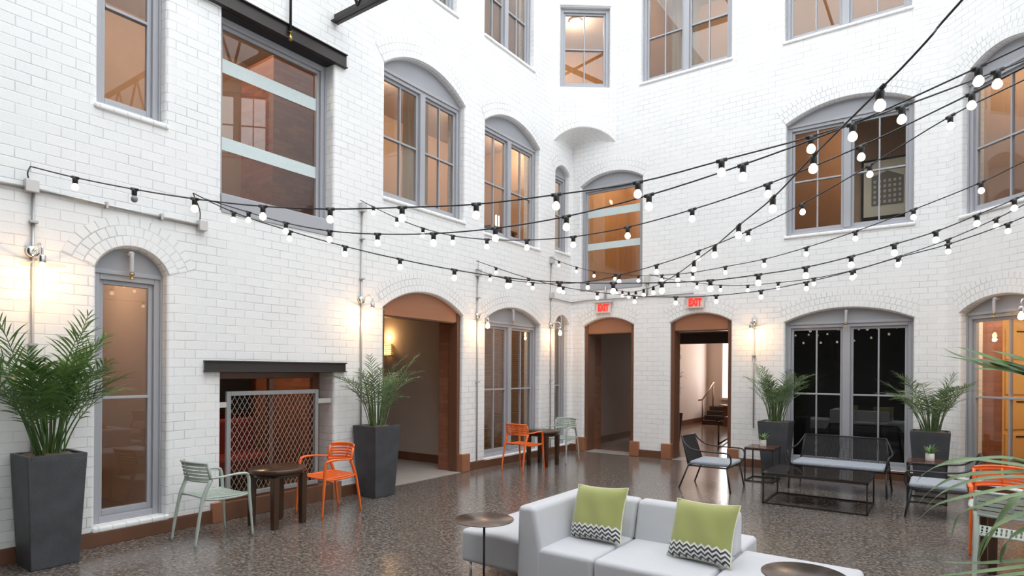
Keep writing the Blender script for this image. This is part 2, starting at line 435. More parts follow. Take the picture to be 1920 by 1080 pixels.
# openings, left wall (u = distance along the wall)
g_win1 = Op(2.43, 3.08, .18, 2.66, 2.89)
g_open = Op(3.66, 5.20, -.1, 1.665)
g_door = Op(6.07, 7.83, -.1, 2.60, 2.89)
g_dbl = Op(8.45, 10.22, .14, 2.60, 2.86)
g_nar = Op(10.80, 11.33, .14, 2.68, 2.86)
f_w1 = Op(2.43, 3.05, 4.22, 6.2, 6.42)
f_big = Op(3.65, 5.17, 3.47, 5.72)
f_w3 = Op(6.06, 7.85, 4.19, 6.10, 6.43)
f_w4 = Op(8.41, 10.16, 4.12, 6.08, 6.38)
f_w5 = Op(10.78, 11.34, 4.2, 5.84, 6.0)
t_w2 = Op(5.86, 7.65, 7.55, 9.35, 9.65)
t_w3 = Op(8.38, 9.95, 7.58, 9.35, 9.65)
OL = [g_win1, g_open, g_door, g_dbl, g_nar, f_w1, f_big, f_w3, f_w4, f_w5, t_w2, t_w3]
wall_left = make_wall('wall_left', ML, [(-4.5, -.2), (11.45, -.2), (11.45, 6.9), (10.67, 6.9), (10.67, 12), (-4.5, 12)], OL)
# back wall
b_glass = Op(-6.36, -4.97, 3.42, 5.62, 5.83)
b_d1 = Op(-6.27, -5.14, -.1, 2.64, 2.81)
b_d2 = Op(-4.37, -3.21, -.1, 2.64, 2.81)
b_blk = Op(-2.29, -.41, .13, 2.57, 2.78)
b_up = Op(-2.29, -.42, 4.08, 6.02, 6.28)
b_t1 = Op(-5.02, -3.24, 7.49, 9.35, 9.65)
b_t2 = Op(-2.33, -.46, 7.49, 9.35, 9.65)
OB = [b_glass, b_d1, b_d2, b_blk, b_up, b_t1, b_t2]
wall_back = make_wall('wall_back', MBK, [(XL, -.2), (.02, -.2), (.02, 12), (-5.56, 12), (-5.56, 6.9), (XL, 6.9)], OB)
# right canted wall
r_g = Op(.23, 1.52, .15, 2.60, 2.80)
r_f = Op(.23, 1.52, 4.05, 6.02, 6.30)
r_g2 = Op(2.3, 4.0, .15, 2.60, 2.86)
r_f2 = Op(2.3, 4.0, 4.05, 6.02, 6.34)
r_t1 = Op(2.3, 4.0, 7.5, 9.3, 9.6)
RLEN = 5.4
wall_right = make_wall('wall_right', MR, [(0, -.2), (RLEN, -.2), (RLEN, 12), (0, 12)], [r_g, r_f, r_g2, r_f2, r_t1])
# side wall on the right, beyond the frame
rc = MR @ Vector((RLEN, 0, 0))
MS = Matrix.Translation((rc.x, rc.y, 0)) @ Matrix.Rotation(-pi / 2, 4, 'Z')
SOP = [Op(1.0 + 2.6 * k, 2.7 + 2.6 * k, zz, zz + 1.95, zz + 2.25) for k in range(4) for zz in (.6, 4.1, 7.5)]
wall_side = make_wall('wall_side', MS, [(0, -.2), (rc.y + 4.5, -.2), (rc.y + 4.5, 12), (0, 12)], SOP)
wf = MB(); wf.box(XL - .4, rc.x + .4, -4.9, -4.5, -.2, 12)
wall_front = struct(wf.build('wall_front', mat('dark_front_wall', (.035, .034, .033), .8)))

# canted corner over the squinch
def build_corner():
    W = CHW; zs = 6.42; zc = 6.72
    cw = Op(.13, 1.16, 7.55, 9.2)
    h = zc - zs; R = (W * W / 4 + h * h) / (2 * h); a = math.asin(W / 2 / R); cz = zc - R
    arc = [(W / 2 + R * sin(-a + 2 * a * i / 20), cz + R * cos(-a + 2 * a * i / 20)) for i in range(21)]
    outline = [(0, 12), (W, 12)] + [(u, z) for u, z in reversed(arc)]
    mb = MB()
    loop = offset_loop(cw.loop(), .03)
    vs = [Vector(p) for p in outline] + [Vector(p) for p in loop]
    n0 = len(outline); es = [(i, (i + 1) % n0) for i in range(n0)] + [(n0 + i, n0 + (i + 1) % len(loop)) for i in range(len(loop))]
    res = delaunay_2d_cdt(vs, es, [], 0, 1e-5); V2, F2 = res[0], res[2]
    keep = [tuple(f) for f in F2 if in_poly(sum((V2[i] for i in f), Vector((0, 0))) / len(f), outline) and not in_poly(sum((V2[i] for i in f), Vector((0, 0))) / len(f), loop)]
    mb.add([(v.x, 0, v.y) for v in V2], keep, [[(V2[i].x, V2[i].y) for i in f] for f in keep])
    P0 = cw.loop(); n = 4
    for i in range(n):
        j = (i + 1) % n; A, B = loop[i], loop[j]
        mb.add([(A[0], 0, A[1]), (B[0], 0, B[1]), (P0[j][0], .03, P0[j][1]), (P0[i][0], .03, P0[i][1])], [(0, 1, 2, 3)], [[(A[0], A[1]), (B[0], B[1]), (P0[j][0], P0[j][1]), (P0[i][0], P0[i][1])]], smooth=True)
        mb.add([(P0[i][0], .03, P0[i][1]), (P0[j][0], .03, P0[j][1]), (P0[j][0], .25, P0[j][1]), (P0[i][0], .25, P0[i][1])], [(0, 1, 2, 3)], [[(0, P0[i][1]), (0, P0[j][1]), (.22, P0[j][1]), (.22, P0[i][1])]])
    # conical soffit running down to the corner
    apex = MC.inverted() @ Vector((XL, YB, 6.52)); ns = 8
    for i in range(20):
        for k in range(ns):
            def Q(ii, t): 
                p = Vector((arc[ii][0], 0, arc[ii][1])); q = p.lerp(apex, t); q.z += .06 * sin(pi * t) ; return q
            t0, t1 = k / ns, (k + 1) / ns
            q = [Q(i, t0), Q(i + 1, t0), Q(i + 1, t1), Q(i, t1)]
            mb.add(q, [(0, 1, 2, 3)], [[(p.x, p.y * 1.1) for p in q]], smooth=True)
    # voussoir band
    rr = [R + .01, R + .2]
    for i in range(20):
        t0 = -a + 2 * a * i / 20; t1 = -a + 2 * a * (i + 1) / 20
        q = [(W / 2 + rad * sin(t), -.004, cz + rad * cos(t)) for t, rad in ((t0, rr[0]), (t1, rr[0]), (t1, rr[1]), (t0, rr[1]))]
        q = [(min(max(p[0], 0.0), W), p[1], p[2]) for p in q]
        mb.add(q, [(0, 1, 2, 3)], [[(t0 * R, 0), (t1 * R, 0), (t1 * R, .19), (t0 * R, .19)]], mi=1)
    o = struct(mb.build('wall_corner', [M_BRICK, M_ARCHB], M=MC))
    return cw
c_win = build_corner()

# floor
fb = MB(); fb.box(XL - .02, rc.x + .4, -4.6, YB + .02, -.3, 0)
fl = struct(fb.build('floor', M_FLOOR))

# ------------------------------------------------------------------ windows
WN = [0]
def make_window(M, op, sashes=2, muntin=True, setback=.12, glass=M_GLASS, rail=.5, sill=True, bands=None, mull=.11, fw=.075, head=None):
    WN[0] += 1
    uc = (op.u0 + op.u1) / 2
    Mo = M @ Matrix.Translation((uc, 0, op.z0))
    hw = (op.u1 - op.u0) / 2
    zt = (op.zs - op.z0 - .02) if op.zc else (op.zs - op.z0)
    if head is not None: zt = head - op.z0
    d0, d1 = setback, setback + .12
    f = MB()
    f.box(-hw, -hw + fw, d0, d1, 0, zt); f.box(hw - fw, hw, d0, d1, 0, zt)
    f.box(-hw + fw, hw - fw, d0, d1, 0, fw * .9); f.box(-hw + fw, hw - fw, d0, d1, zt - fw, zt)
    f.box(-hw, -hw + .022, d0 - .02, d0, 0, zt); f.box(hw - .022, hw, d0 - .02, d0, 0, zt)
    if sashes == 2: f.box(-mull / 2, mull / 2, d0 - .015, d1, fw * .9, zt - fw)
    fr = f.build('window_%d' % WN[0], M_FRAME, M=Mo, bevel=.006); struct(fr)
    if op.zc:
        a = op.arc()[0]; poly = [(u - uc, z - op.z0 + .0) for u, z in a]
        poly = [(-hw, zt)] + poly + [(hw, zt)]
        p = MB(); p.prism(poly, d0 - .005, d0 + .04)
        pt = a[::1]
        o = p.build('arch_panel', M_PANEL, fr); fix_normals(o)
        t = MB(); t.box(-hw, hw, d0 - .02, d0, zt - .02, zt + .025); t.build('trim_strip', M_FRAME, fr, bevel=.005)
    spans = [(-hw + fw, hw - fw)] if sashes == 1 else [(-hw + fw, -mull / 2), (mull / 2, hw - fw)]
    sw = .042; zb = fw * .9; ztp = zt - fw; zm = zb + (ztp - zb) * rail
    for a, b in spans:
        s = MB(); e0, e1 = d0 + .035, d0 + .085
        s.box(a, a + sw, e0, e1, zb, ztp); s.box(b - sw, b, e0, e1, zb, ztp)
        s.box(a + sw, b - sw, e0, e1, zb, zb + sw * 1.5); s.box(a + sw, b - sw, e0, e1, ztp - sw, ztp)
        if rail: s.box(a + sw, b - sw, e0 - .008, e1, zm - .014, zm + .014)
        if muntin: s.box((a + b) / 2 - .012, (a + b) / 2 + .012, e0, e1, zb + sw, ztp - sw)
        s.build('sash', M_FRAME, fr, bevel=.004)
        g = MB(); g.box(a + sw - .005, b - sw + .005, d0 + .055, d0 + .061, zb + sw - .005, ztp - sw + .005)
        g.build('pane', glass, fr)
        if bands:
            for z0, z1 in bands:
                g = MB(); g.box(a + sw, b - sw, d0 + .048, d0 + .052, z0 - op.z0, z1 - op.z0); g.build('frosted_band', M_FROST, fr)
    if sill:
        s = MB(); s.box(-hw - .03, hw + .03, -.028, setback + .02, -.055, .004)
        s.uv = [[(0, 0)] * 4] * 6
        # sill bricks: u runs along x
        u = [(-hw, .5), (hw, .5), (hw, .55), (-hw, .55)]
        s.uv = [u, u, u, [(hw, .5), (hw, .5), (hw, .5), (hw, .5)], u, [(-hw, .5)] * 4]
        s.build('window_sill', M_SILLB, fr, bevel=.022, seg=3)
    return fr

W1 = make_window(ML, g_win1, 1, False)
W2 = make_window(ML, g_dbl, 2, True)
W3 = make_window(ML, g_nar, 1, False)
W4 = make_window(ML, f_w1, 1, False, rail=.53)
W5 = make_window(ML, f_big, 1, False, setback=.17, rail=0, sill=False, bands=[(5.11, 5.27), (4.22, 4.37)])
W6 = make_window(ML, f_w3, 2, True)
W7 = make_window(ML, f_w4, 2, True)
W8 = make_window(ML, f_w5, 1, False)
W9 = make_window(ML, t_w2, 2, True)
W10 = make_window(ML, t_w3, 2, True)
W11 = make_window(MBK, b_glass, 1, False, rail=0, sill=False, bands=[(4.97, 5.13), (4.28, 4.42)], setback=.10, fw=.055, head=5.58)
W12 = make_window(MBK, b_blk, 2, True)
W13 = make_window(MBK, b_up, 2, True)
W14 = make_window(MBK, b_t1, 2, True)
W15 = make_window(MBK, b_t2, 2, True)
W16 = make_window(MR, r_g, 1, True)
W17 = make_window(MR, r_f, 1, True)
W18 = make_window(MC, c_win, 1, True, setback=.10, sill=False)
for op in (r_g2, r_f2, r_t1): make_window(MR, op, 2, True)
for op in SOP: make_window(MS, op, 2, False, sill=False, glass=M_GLASS)

# sloped grey sill blocks under the two big glazed openings
def ledge(n, M, u0, u1, z0, z1, dz=.0):
    m = MB(); m.prism([(0, 0)], 0, 0) if False else None
    vs = [(u0, -.01, z0), (u1, -.01, z0), (u1, .2, z0), (u0, .2, z0), (u0, -.005, z1 - dz), (u1, -.005, z1 - dz), (u1, .2, z1), (u0, .2, z1)]
    m.add(vs, [(0, 3, 2, 1), (4, 5, 6, 7), (0, 1, 5, 4), (1, 2, 6, 5), (2, 3, 7, 6), (3, 0, 4, 7)])
    return struct(m.build('trim_%d' % n, M_FRAME, M=M, bevel=.008))
ledge(1, ML, f_big.u0, f_big.u1, 3.44, 3.66)
ledge(2, MBK, b_glass.u0, b_glass.u1, 3.40, 3.58)

# ------------------------------------------------------------------ baseboards and door trim
def base_run(n, M, u0, u1, h=.13):
    b = MB(); b.box(u0, u1, -.028, .0, 0, h); b.box(u0, u1, -.022, 0, h, h + .012)
    return struct(b.build('baseboard_%s' % n, M_WOOD, M=M, bevel=.004))
k = 0
for (M, a, b_) in ((ML, -4.4, 3.66), (ML, 5.22, 6.0), (ML, 8.0, 11.43), (MBK, -6.58, -6.42), (MBK, -5.0, -4.5), (MBK, -3.05, .02), (MR, 0, 5.4)):
    k += 1; base_run(['left_near', 'left_middle', 'left_far', 'back_corner', 'back_pier', 'back_right', 'right'][k - 1], M, a, b_)
def door_trim(n, M, op, D=.42):
    d = MB(); hz = 2.5; t = .07; a = .06
    d.box(op.u0 - .005, op.u0 + t, a, D, 0, op.zs + .06); d.box(op.u1 - t, op.u1 + .005, a, D, 0, op.zs + .06)
    fr = struct(d.build('door_%d' % n, M_WOOD, M=M, bevel=.006))
    p = MB(); poly = [(op.u0, hz)] + op.arc()[0] + [(op.u1, hz)]
    p.prism(poly, a + .02, a + .08); o = p.build('arch_panel', M_WOODH, fr); fix_normals(o); o.matrix_parent_inverse = Matrix()
    q = MB(); q.box(op.u0, op.u1, a + .04, D, hz - .02, hz + .02); o = q.build('lintel_board', M_WOOD, fr)
    for s in (0, 1):
        b = MB()
        if s == 0: b.box(op.u0 - .15, op.u0 + .05, -.06, D + .02, 0, .30)
        else: b.box(op.u1 - .05, op.u1 + .15, -.06, D + .02, 0, .30)
        b.build('plinth_block', M_WOODH, fr, bevel=.012)
door_trim(1, ML, g_door, .24); door_trim(2, MBK, b_d1, .38); door_trim(3, MBK, b_d2, .34)

# ------------------------------------------------------------------ interiors behind the walls
def room(name, M, u0, u1, d1, z0, z1, m_wall, m_floor, m_ceil, m_side=None, d0=T):
    ux = MB(); ux.box(u0, u1, d0, d1, z0 - .12, z0); struct(ux.build('floor_' + name, m_floor, M=M))
    ux = MB(); ux.box(u0, u1, d0, d1, z1, z1 + .12); struct(ux.build('ceiling_' + name, m_ceil, M=M))
    ux = MB()
    def wallq(a, b, c, d, ll): ux.add([a, b, c, d], [(0, 1, 2, 3)], [[(0, z0), (ll, z0), (ll, z1), (0, z1)]])
    wallq((u0, d1, z0), (u1, d1, z0), (u1, d1, z1), (u0, d1, z1), u1 - u0)
    struct(ux.build('wall_' + name + '_rear', m_wall, M=M))
    ux = MB()
    wallq((u0, d0, z0), (u0, d1, z0), (u0, d1, z1), (u0, d0, z1), d1 - d0)
    wallq((u1, d0, z0), (u1, d1, z0), (u1, d1, z1), (u1, d0, z1), d1 - d0)
    struct(ux.build('wall_' + name + '_sides', m_side or m_wall, M=M))
M_IFLOOR = mat('interior_floor', (.16, .09, .055), .35, var=.3)
M_ICEIL = mat('interior_ceiling', (.55, .46, .40), .8)
M_OCHRE = mat('ochre_plaster', (.46, .31, .21), .8, var=.1)
M_TAN = mat('tan_plaster', (.50, .36, .27), .8)
M_CREAM = mat('cream_plaster', (.68, .58, .53), .8)
M_HONEY = mat('honey_wood', (.60, .37, .17), .4, var=.18, vscale=3, stretch=(6, 6, .4))
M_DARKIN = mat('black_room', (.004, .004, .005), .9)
M_CONC = mat('pale_concrete_tile', (.40, .36, .34), .35, var=.15)
room('front_lounge', ML, 1.4, 3.42, 3.2, 0, 3.1, M_TAN, M_IFLOOR, M_ICEIL)
room('games_room', ML, 3.45, 5.95, 3.6, 0, 3.1, M_REDB, M_IFLOOR, M_ICEIL, M_REDB)
room('passage', ML, 6.0, 8.28, 5.2, 0, 2.75, M_TAUPE, M_CONC, M_TAUPE)
room('office', ML, 8.36, 11.4, 3.0, 0, 3.1, M_TAN, M_IFLOOR, M_ICEIL)
room('gallery_near', ML, 1.2, 5.85, 3.0, 3.36, 6.8, M_OCHRE, M_IFLOOR, M_ICEIL, M_TAN)
q_ = MB(); q_.box(5.0, 5.8, 1.1, 1.9, 3.36, 6.1)
q_.uv = [[(0, 0)] * 4] * 2 + [[(0, 0), (.8, 0), (.8, 2.74), (0, 2.74)]] * 4
struct(q_.build('wall_gallery_pier', M_REDB, M=ML))
room('gallery_far', ML, 5.95, 11.4, 2.6, 3.36, 6.8, M_TAN, M_IFLOOR, M_ICEIL, M_OCHRE)
room('upper_gallery', ML, 4.9, 10.6, 2.6, 7.0, 10.2, M_TAN, M_IFLOOR, M_ICEIL)
room('corner_nook', MC, -.3, 1.6, 2.6, 6.95, 9.6, M_HONEY, M_IFLOOR, M_ICEIL, d0=.26)
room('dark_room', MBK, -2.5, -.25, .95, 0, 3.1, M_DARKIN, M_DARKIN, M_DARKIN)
room('landing', MBK, -6.5, -3.3, 2.6, 3.3, 6.8, M_HONEY, M_IFLOOR, M_ICEIL)
room('back_gallery', MBK, -3.2, .0, 2.6, 3.3, 6.8, M_OCHRE, M_IFLOOR, M_ICEIL)
room('top_gallery', MBK, -5.4, .0, 2.6, 7.0, 10.2, M_OCHRE, M_IFLOOR, M_ICEIL)
room('library', MR, -1.15, 2.2, 3.0, 0, 3.1, mat('yellow_joinery', (.84, .60, .28), .5), M_IFLOOR, M_ICEIL)
q_ = MB(); q_.box(-.12, .13, T, .82, 0, 3.1)
q_.uv = [[(0, 0)] * 4] * 2 + [[(0, 0), (.3, 0), (.3, 3.1), (0, 3.1)]] * 4
struct(q_.build('wall_library_pier', M_REDB, M=MR))
room('right_gallery', MR, .0, 2.2, 2.6, 3.3, 6.8, M_TAN, M_IFLOOR, M_ICEIL)
# lobby beyond the two back doors (place coordinates)
Y0 = YB + T
def quadwall(nm, quads, m):
    q = MB()
    for p in quads: q.box(*p)
    return struct(q.build(nm, m))
quadwall('floor_lobby', [(-6.8, -1.0, Y0, 21.8, -.12, 0)], mat('lobby_floor', (.22, .135, .095), .16, var=.2))
quadwall('ceiling_lobby', [(-6.8, -1.0, Y0, 17.2, 2.78, 2.9), (-6.8, -1.0, 17.0, 17.3, 2.5, 2.78)], mat('lobby_ceiling', (.20, .17, .16), .8))
quadwall('ceiling_stair_hall', [(-7.3, -1.0, 17.3, 21.8, 3.6, 3.7)], M_CREAM)
quadwall('wall_lobby_left', [(-6.78, -6.66, Y0, 16.4, 0, 2.8)], M_TAUPE)
quadwall('wall_stair_hall', [(-6.9, -6.78, 16.4, 21.5, 0, 3.6), (-6.9, -1.0, 21.4, 21.5, 0, 3.6)], M_CREAM)
quadwall('wall_lobby_partition', [(-4.95, -4.55, Y0, 12.5, 0, 2.8), (-2.9, -2.8, Y0, 21.5, 0, 3.6)], M_TAUPE)
quadwall('baseboard_lobby', [(-6.66, -6.63, Y0, 16.4, 0, .16), (-6.78, -6.75, 16.4, 21.4, 0, .16)], M_WOOD)
# brick linings of the door reveals
q = MB(); q.box(7.80, 8.28, .26, .50, 0, 2.76)
q.uv = [[(0, 0), (0, 0), (0, 0), (0, 0)]] * 2 + [[(0, 0), (.48, 0), (.48, 2.76), (0, 2.76)], [(0, 0), (.24, 0), (.24, 2.76), (0, 2.76)], [(0, 0), (.48, 0), (.48, 2.76), (0, 2.76)], [(0, 0), (.24, 0), (.24, 2.76), (0, 2.76)]]
struct(q.build('wall_passage_brick', M_REDB, M=ML))
q = MB(); q.box(-6.66, -6.25, .38, .78, 0, 2.78)
q.uv = [[(0, 0), (0, 0), (0, 0), (0, 0)]] * 2 + [[(0, 0), (.4, 0), (.4, 2.76), (0, 2.76)]] * 4
struct(q.build('wall_lobby_brick', M_REDB, M=MBK))
b = MB(); b.box(8.25, 8.28, .5, 5.1, 0, .15); struct(b.build('baseboard_passage', M_WOOD, M=ML))
# threshold slabs at doors
for n, M, u0, u1 in ((3, ML, g_door.u0 + .05, g_door.u1 - .05), (4, MBK, b_d1.u0 + .05, b_d1.u1 - .05), (5, MBK, b_d2.u0 + .05, b_d2.u1 - .05)):
    q = MB(); q.box(u0, u1, -.02, T + .05, -.05, .006); struct(q.build('trim_%d' % n, M_CONC, M=M))
# skylight bars over the court
q = MB()
for i in range(6):
    q.box(XL, rc.x, -3.5 + i * 2.9, -3.42 + i * 2.9, 11.9, 12.05)
for i in range(5): q.box(-5 + i * 2.2, -4.94 + i * 2.2, -4.5, YB, 11.95, 12.02)
struct(q.build('ceiling_skylight_bars', M_BLACK))

# ------------------------------------------------------------------ interior lamps
LAMPW = {(2.7, 3.1): 22, (4.6, 3.1): 48, (4.0, 6.8): 55, (2.9, 6.8): 14, (-5.2, 3.6): 25, (.9, 3.1): 75, (-5.2, 6.8): 60, (9.3, 3.1): 25}
def ceiling_lamp(M, u, d, z, r, lab):
    P = LAMPW.get((round(u, 1), round(z, 1)), 34)
    o = empty('ceiling_light', M=M @ Matrix.Translation((u, d, z)))
    a = MB(); a.lathe([(r + .03, 0), (r + .03, -.03), (r, -.04)], 20); a.build('trim_ring', mat('white_ring', (.7, .65, .6), .5), o)
    a = MB(); a.lathe([(r * .97, -.035), (r * .97, -.048)], 20); a.build('diffuser', M_LAMP, o)
    l = bpy.data.lights.new('lamp_light', 'POINT'); l.energy = P; l.color = (1.0, .76, .54); l.shadow_soft_size = r * .8
    lo = bpy.data.objects.new('lamp_light', l); COL.objects.link(lo); lo.location = (0, 0, -.22); lo.parent = o
    return tag(o, lab, 'ceiling light', 'warm ceiling lights in the rooms behind the windows')
for M, u, d, z, r, lab in (
    (ML, 4.0, 1.35, 6.8, .16, 'round ceiling light behind the left end of the big glazed opening'),
    (ML, 2.9, 1.2, 6.8, .13, 'round ceiling light behind the tall narrow upper left window'),
    (ML, 7.3, 1.2, 6.8, .13, 'round ceiling light behind the nearer upper arched double window'),
    (ML, 9.2, 1.0, 6.8, .13, 'round ceiling light behind the farther upper arched double window'),
    (ML, 10.9, 1.2, 6.8, .10, 'round ceiling light behind the slim upper window in the corner'),
    (ML, 8.3, 1.2, 10.2, .14, 'round ceiling light behind the top floor double window of left wall'),
    (MC, .6, 1.2, 9.6, .12, 'round ceiling light behind the window on the canted corner'),
    (MBK, -5.2, 1.3, 6.8, .15, 'round ceiling light behind the glass with two frosted bands'),
    (MBK, -1.3, 1.3, 6.8, .18, 'round ceiling light behind the arched upper window with a picture inside'),
    (MBK, -4.0, 1.2, 10.2, .14, 'round ceiling light behind the top floor window right of the corner'),
    (MBK, -1.3, 1.2, 10.2, .14, 'round ceiling light behind the top floor window at upper right'),
    (MR, .9, 1.3, 3.1, .20, 'round ceiling light in the yellow room behind the far right window'),
    (MR, .9, 1.2, 6.8, .16, 'round ceiling light behind the far right upper window'),
    (ML, 2.7, 1.8, 3.1, .13, 'round ceiling light behind the narrow ground floor window'),
    (ML, 4.6, 1.9, 3.1, .13, 'round ceiling light in the brick room behind the wire screen'),
    (ML, 9.3, 1.2, 3.1, .12, 'round ceiling light behind the double window with blinds'),
    (Matrix(), -5.2, 19.0, 3.6, .22, 'round ceiling light in the lobby beyond the right doorway')):
    ceiling_lamp(M, u, d, z, r, lab)

# ------------------------------------------------------------------ steel lintels, rod, roof beam
def lintel(M, u0, u1, z0, z1, deep, lab):
    m = MB(); t = .012
    m.box(u0, u1, -.03, -.03 + t, z0, z1)                    # face plate
    m.box(u0, u1, -.06, .05, z1 - .015, z1)                  # top flange
    m.box(u0, u1, -.06, .02, z0, z0 + .015)                  # bottom flange
    o = m.build('steel_lintel', M_LINTEL, M=M, bevel=.003)
    s = MB(); s.box(u0 + .2, u1 - .12, .02, deep, z0 - .004, z0 + .02); s.build('soffit_plate', mat('black_soffit', (.01, .01, .011), .5), o)
    return tag(o, lab, 'steel beam')
lintel(ML, 3.46, 5.37, 1.662, 1.79, .36, 'dark steel lintel over the low opening with the wire screen')
lintel(ML, 3.30, 5.35, 5.72, 5.90, .30, 'dark steel lintel over the big upper glazed opening')
m = MB(); m.tube([(4.47, -.06, 5.80), (4.47, -.06, 8.4)], .016, 8)
o = m.build('sprinkler_pipe', M_BLACK, M=ML)
m = MB(); m.lathe([(.02, 0), (.02, .05), (.008, .06), (.008, .09), (.026, .095), (.026, .10)], 12, (4.47, -.06, 5.70)); m.build('sprinkler_head', M_BRASS, o)
tag(o, 'thin black vertical pipe dropping to the upper steel lintel, brass sprinkler at its foot', 'pipe')
# truss beam crossing high above the court
m = MB(); yb = 5.17; zb = 6.26
m.box(XL - .02, 4.5, yb - .06, yb + .06, zb, zb + .012); m.box(XL - .02, 4.5, yb - .008, yb + .008, zb, zb + .11); 
m.box(XL - .02, 4.5, yb - .05, yb + .05, zb + .8, zb + .83)
o = m.build('roof_truss', M_LINTEL, bevel=.002)
for i in range(14):
    x0 = XL + .05 + i * .75
    d = MB(); d.tube([(x0 + .05, yb, zb + .8), (x0 + .42, yb, zb + .06)], .022, 6); d.build('truss_web', M_LINTEL, o)
    d = MB(); d.tube([(x0 + .42, yb, zb + .06), (x0 + .80, yb, zb + .8)], .022, 6); d.build('truss_web', M_LINTEL, o)
tag(o, 'dark steel truss beam running out from the left wall at the top of the picture', 'truss')

# ------------------------------------------------------------------ wire screen in front of the low opening
def wire_screen():
    u0, u1, z0, z1 = 3.76, 5.00, .22, 1.44; d = .07
    o = empty('wire_screen', M=ML @ Matrix.Translation(((u0 + u1) / 2, d, z0)))
    w_ = (u1 - u0) / 2; h = z1 - z0; t = .05
    f = MB(); f.box(-w_, -w_ + t, -.02, .02, 0, h); f.box(w_ - t, w_, -.02, .02, 0, h); f.box(-w_ + t, w_ - t, -.02, .02, 0, t); f.box(-w_ + t, w_ - t, -.02, .02, h - t, h)
    f.build('screen_frame', mat('grey_screen_frame', (.30, .31, .31), .45), o, bevel=.004)
    a, b = -w_ + t, w_ - t; c, e = t, h - t
    m = MB(); sp = .062; sl = 1.75     # steep diamonds
    n = int((b - a + (e - c) / sl) / sp) + 2
    for sgn in (1, -1):
        for i in range(n):
            x0 = a - (e - c) / sl + i * sp if sgn == 1 else a + i * sp
            x1 = x0 + sgn * (e - c) / sl
            # clip to the frame
            def zat(x): return c + (x - x0) / (x1 - x0) * (e - c)
            xs = sorted([x0, x1]); lo, hi = max(xs[0], a), min(xs[1], b)
            if hi - lo < .01: continue
            m.tube([(lo, sgn * .003, zat(lo)), (hi, sgn * .003, zat(hi))], .0032, 5, cap=False)
    m.build('wire_mesh', mat('screen_wire', (.42, .40, .36), .4, metal=.5), o)
    for s in (-1, 1):
        b_ = MB(); b_.box(s * w_, s * (w_ + (.10 if s < 0 else .2)), -.012, .012, h - .18, h - .12); b_.build('bracket', M_GALVBOX, o)
    return tag(o, 'grey framed screen of diamond wire standing in the low opening', 'screen')
wire_screen()
# timber lining of the low opening
m = MB(); m.box(3.66, 3.72, .26, .36, 0, 1.66); m.box(5.10, 5.20, .3, .38, 0, 1.66); m.box(3.72, 5.10, .26, .38, 0, .2); m.box(3.72, 5.10, .30, .38, 1.58, 1.66); m.box(4.45, 4.51, .30, .36, .2, 1.6)
struct(m.build('window_27', M_WOOD, M=ML, bevel=.004))
m = MB(); m.box(3.66, 5.2, -.028, .28, 0, .20); struct(m.build('trim_6', M_WOOD, M=ML, bevel=.006))
m = MB(); m.box(3.55, 3.7, -.05, .1, 0, .22); m.box(5.16, 5.3, -.05, .1, 0, .22); struct(m.build('trim_7', M_WOODH, M=ML, bevel=.006))

# ------------------------------------------------------------------ blinds
def blind(M, u0, u1, z0, z1, d, lab):
    m = MB(); n = int((z1 - z0) / .038)
    for i in range(n):
        z = z0 + (i + .5) * (z1 - z0) / n
        R_ = Matrix.Translation((0, d, z)) @ Matrix.Rotation(radians(-32), 4, 'X')
        m.box(u0, u1, -.016, .016, -.0015, .0015, M=R_)
    uc = (u0 + u1) / 2
    o = m.build('venetian_blind', mat('blind_slat', (.46, .30, .19), .5), M=M)
    c = MB(); c.box(u0, u1, d - .02, d + .02, z1, z1 + .04); c.build('headrail', M_WOOD, o)
    for uu in (u0 + .15, u1 - .15):
        c = MB(); c.tube([(uu, d - .02, z0), (uu, d - .02, z1)], .003, 5); c.build('ladder_cord', M_WOOD, o)
    return tag(o, lab, 'window blind')
blind(ML, 8.52, 9.30, .22, 2.48, .36, 'brown slatted blind in the left half of the ground floor double window')
blind(ML, 9.38, 10.16, .22, 2.48, .36, 'brown slatted blind in the right half of the ground floor double window')
blind(ML, 10.86, 11.28, .22, 2.55, .36, 'narrow brown slatted blind in the slim ground floor window at the corner')

# ------------------------------------------------------------------ conduits, junction boxes, sconces
CG = 'galvanised electrical conduits on the brick walls'
def conduit(M, pts, lab, boxes=(), r=.012, clips=()):
    o = empty('electrical_conduit', M=M @ Matrix.Translation(pts[0]))
    p0 = Vector(pts[0])
    P = [Vector(p) - p0 for p in pts]
    m = MB(); m.tube(P, r, 8); m.build('pipe', M_GALV, o)
    for (u, z, a, b) in boxes:
        m = MB(); m.box(u - p0.x - a, u - p0.x + a, -.045 - p0.y - .03, .0 - p0.y, z - p0.z - b, z - p0.z + b); m.build('junction_box', M_GALVBOX, o, bevel=.006)
    for (u, z, vert) in clips:
        m = MB()
        if vert: m.box(u - p0.x - .03, u - p0.x + .03, -.022 - .012, .018, z - p0.z - .01, z - p0.z + .01)
        else: m.box(u - p0.x - .01, u - p0.x + .01, -.022 - .012, .018, z - p0.z - .03, z - p0.z + .03)
        m.build('pipe_clip', M_GALV, o)
    return tag(o, lab, 'conduit')
D = -.022
conduit(ML, [(1.93, D, .12), (1.93, D, 3.27)], 'vertical conduit behind the big palm at the left edge', [(1.91, 3.29, .05, .055)], clips=[(1.93, 2.98, 1), (1.93, 1.9, 1)])
conduit(ML, [(.9, D, 3.27), (1.86, D, 3.27)], 'horizontal conduit running off the left edge of the picture', r=.016)
conduit(ML, [(1.97, D, 3.27), (3.38, D, 3.24)], 'horizontal conduit above the narrow window ending in a rusty box', [(3.42, 3.24, .045, .055)], r=.016, clips=[(2.5, 3.255, 0), (3.0, 3.248, 0)])
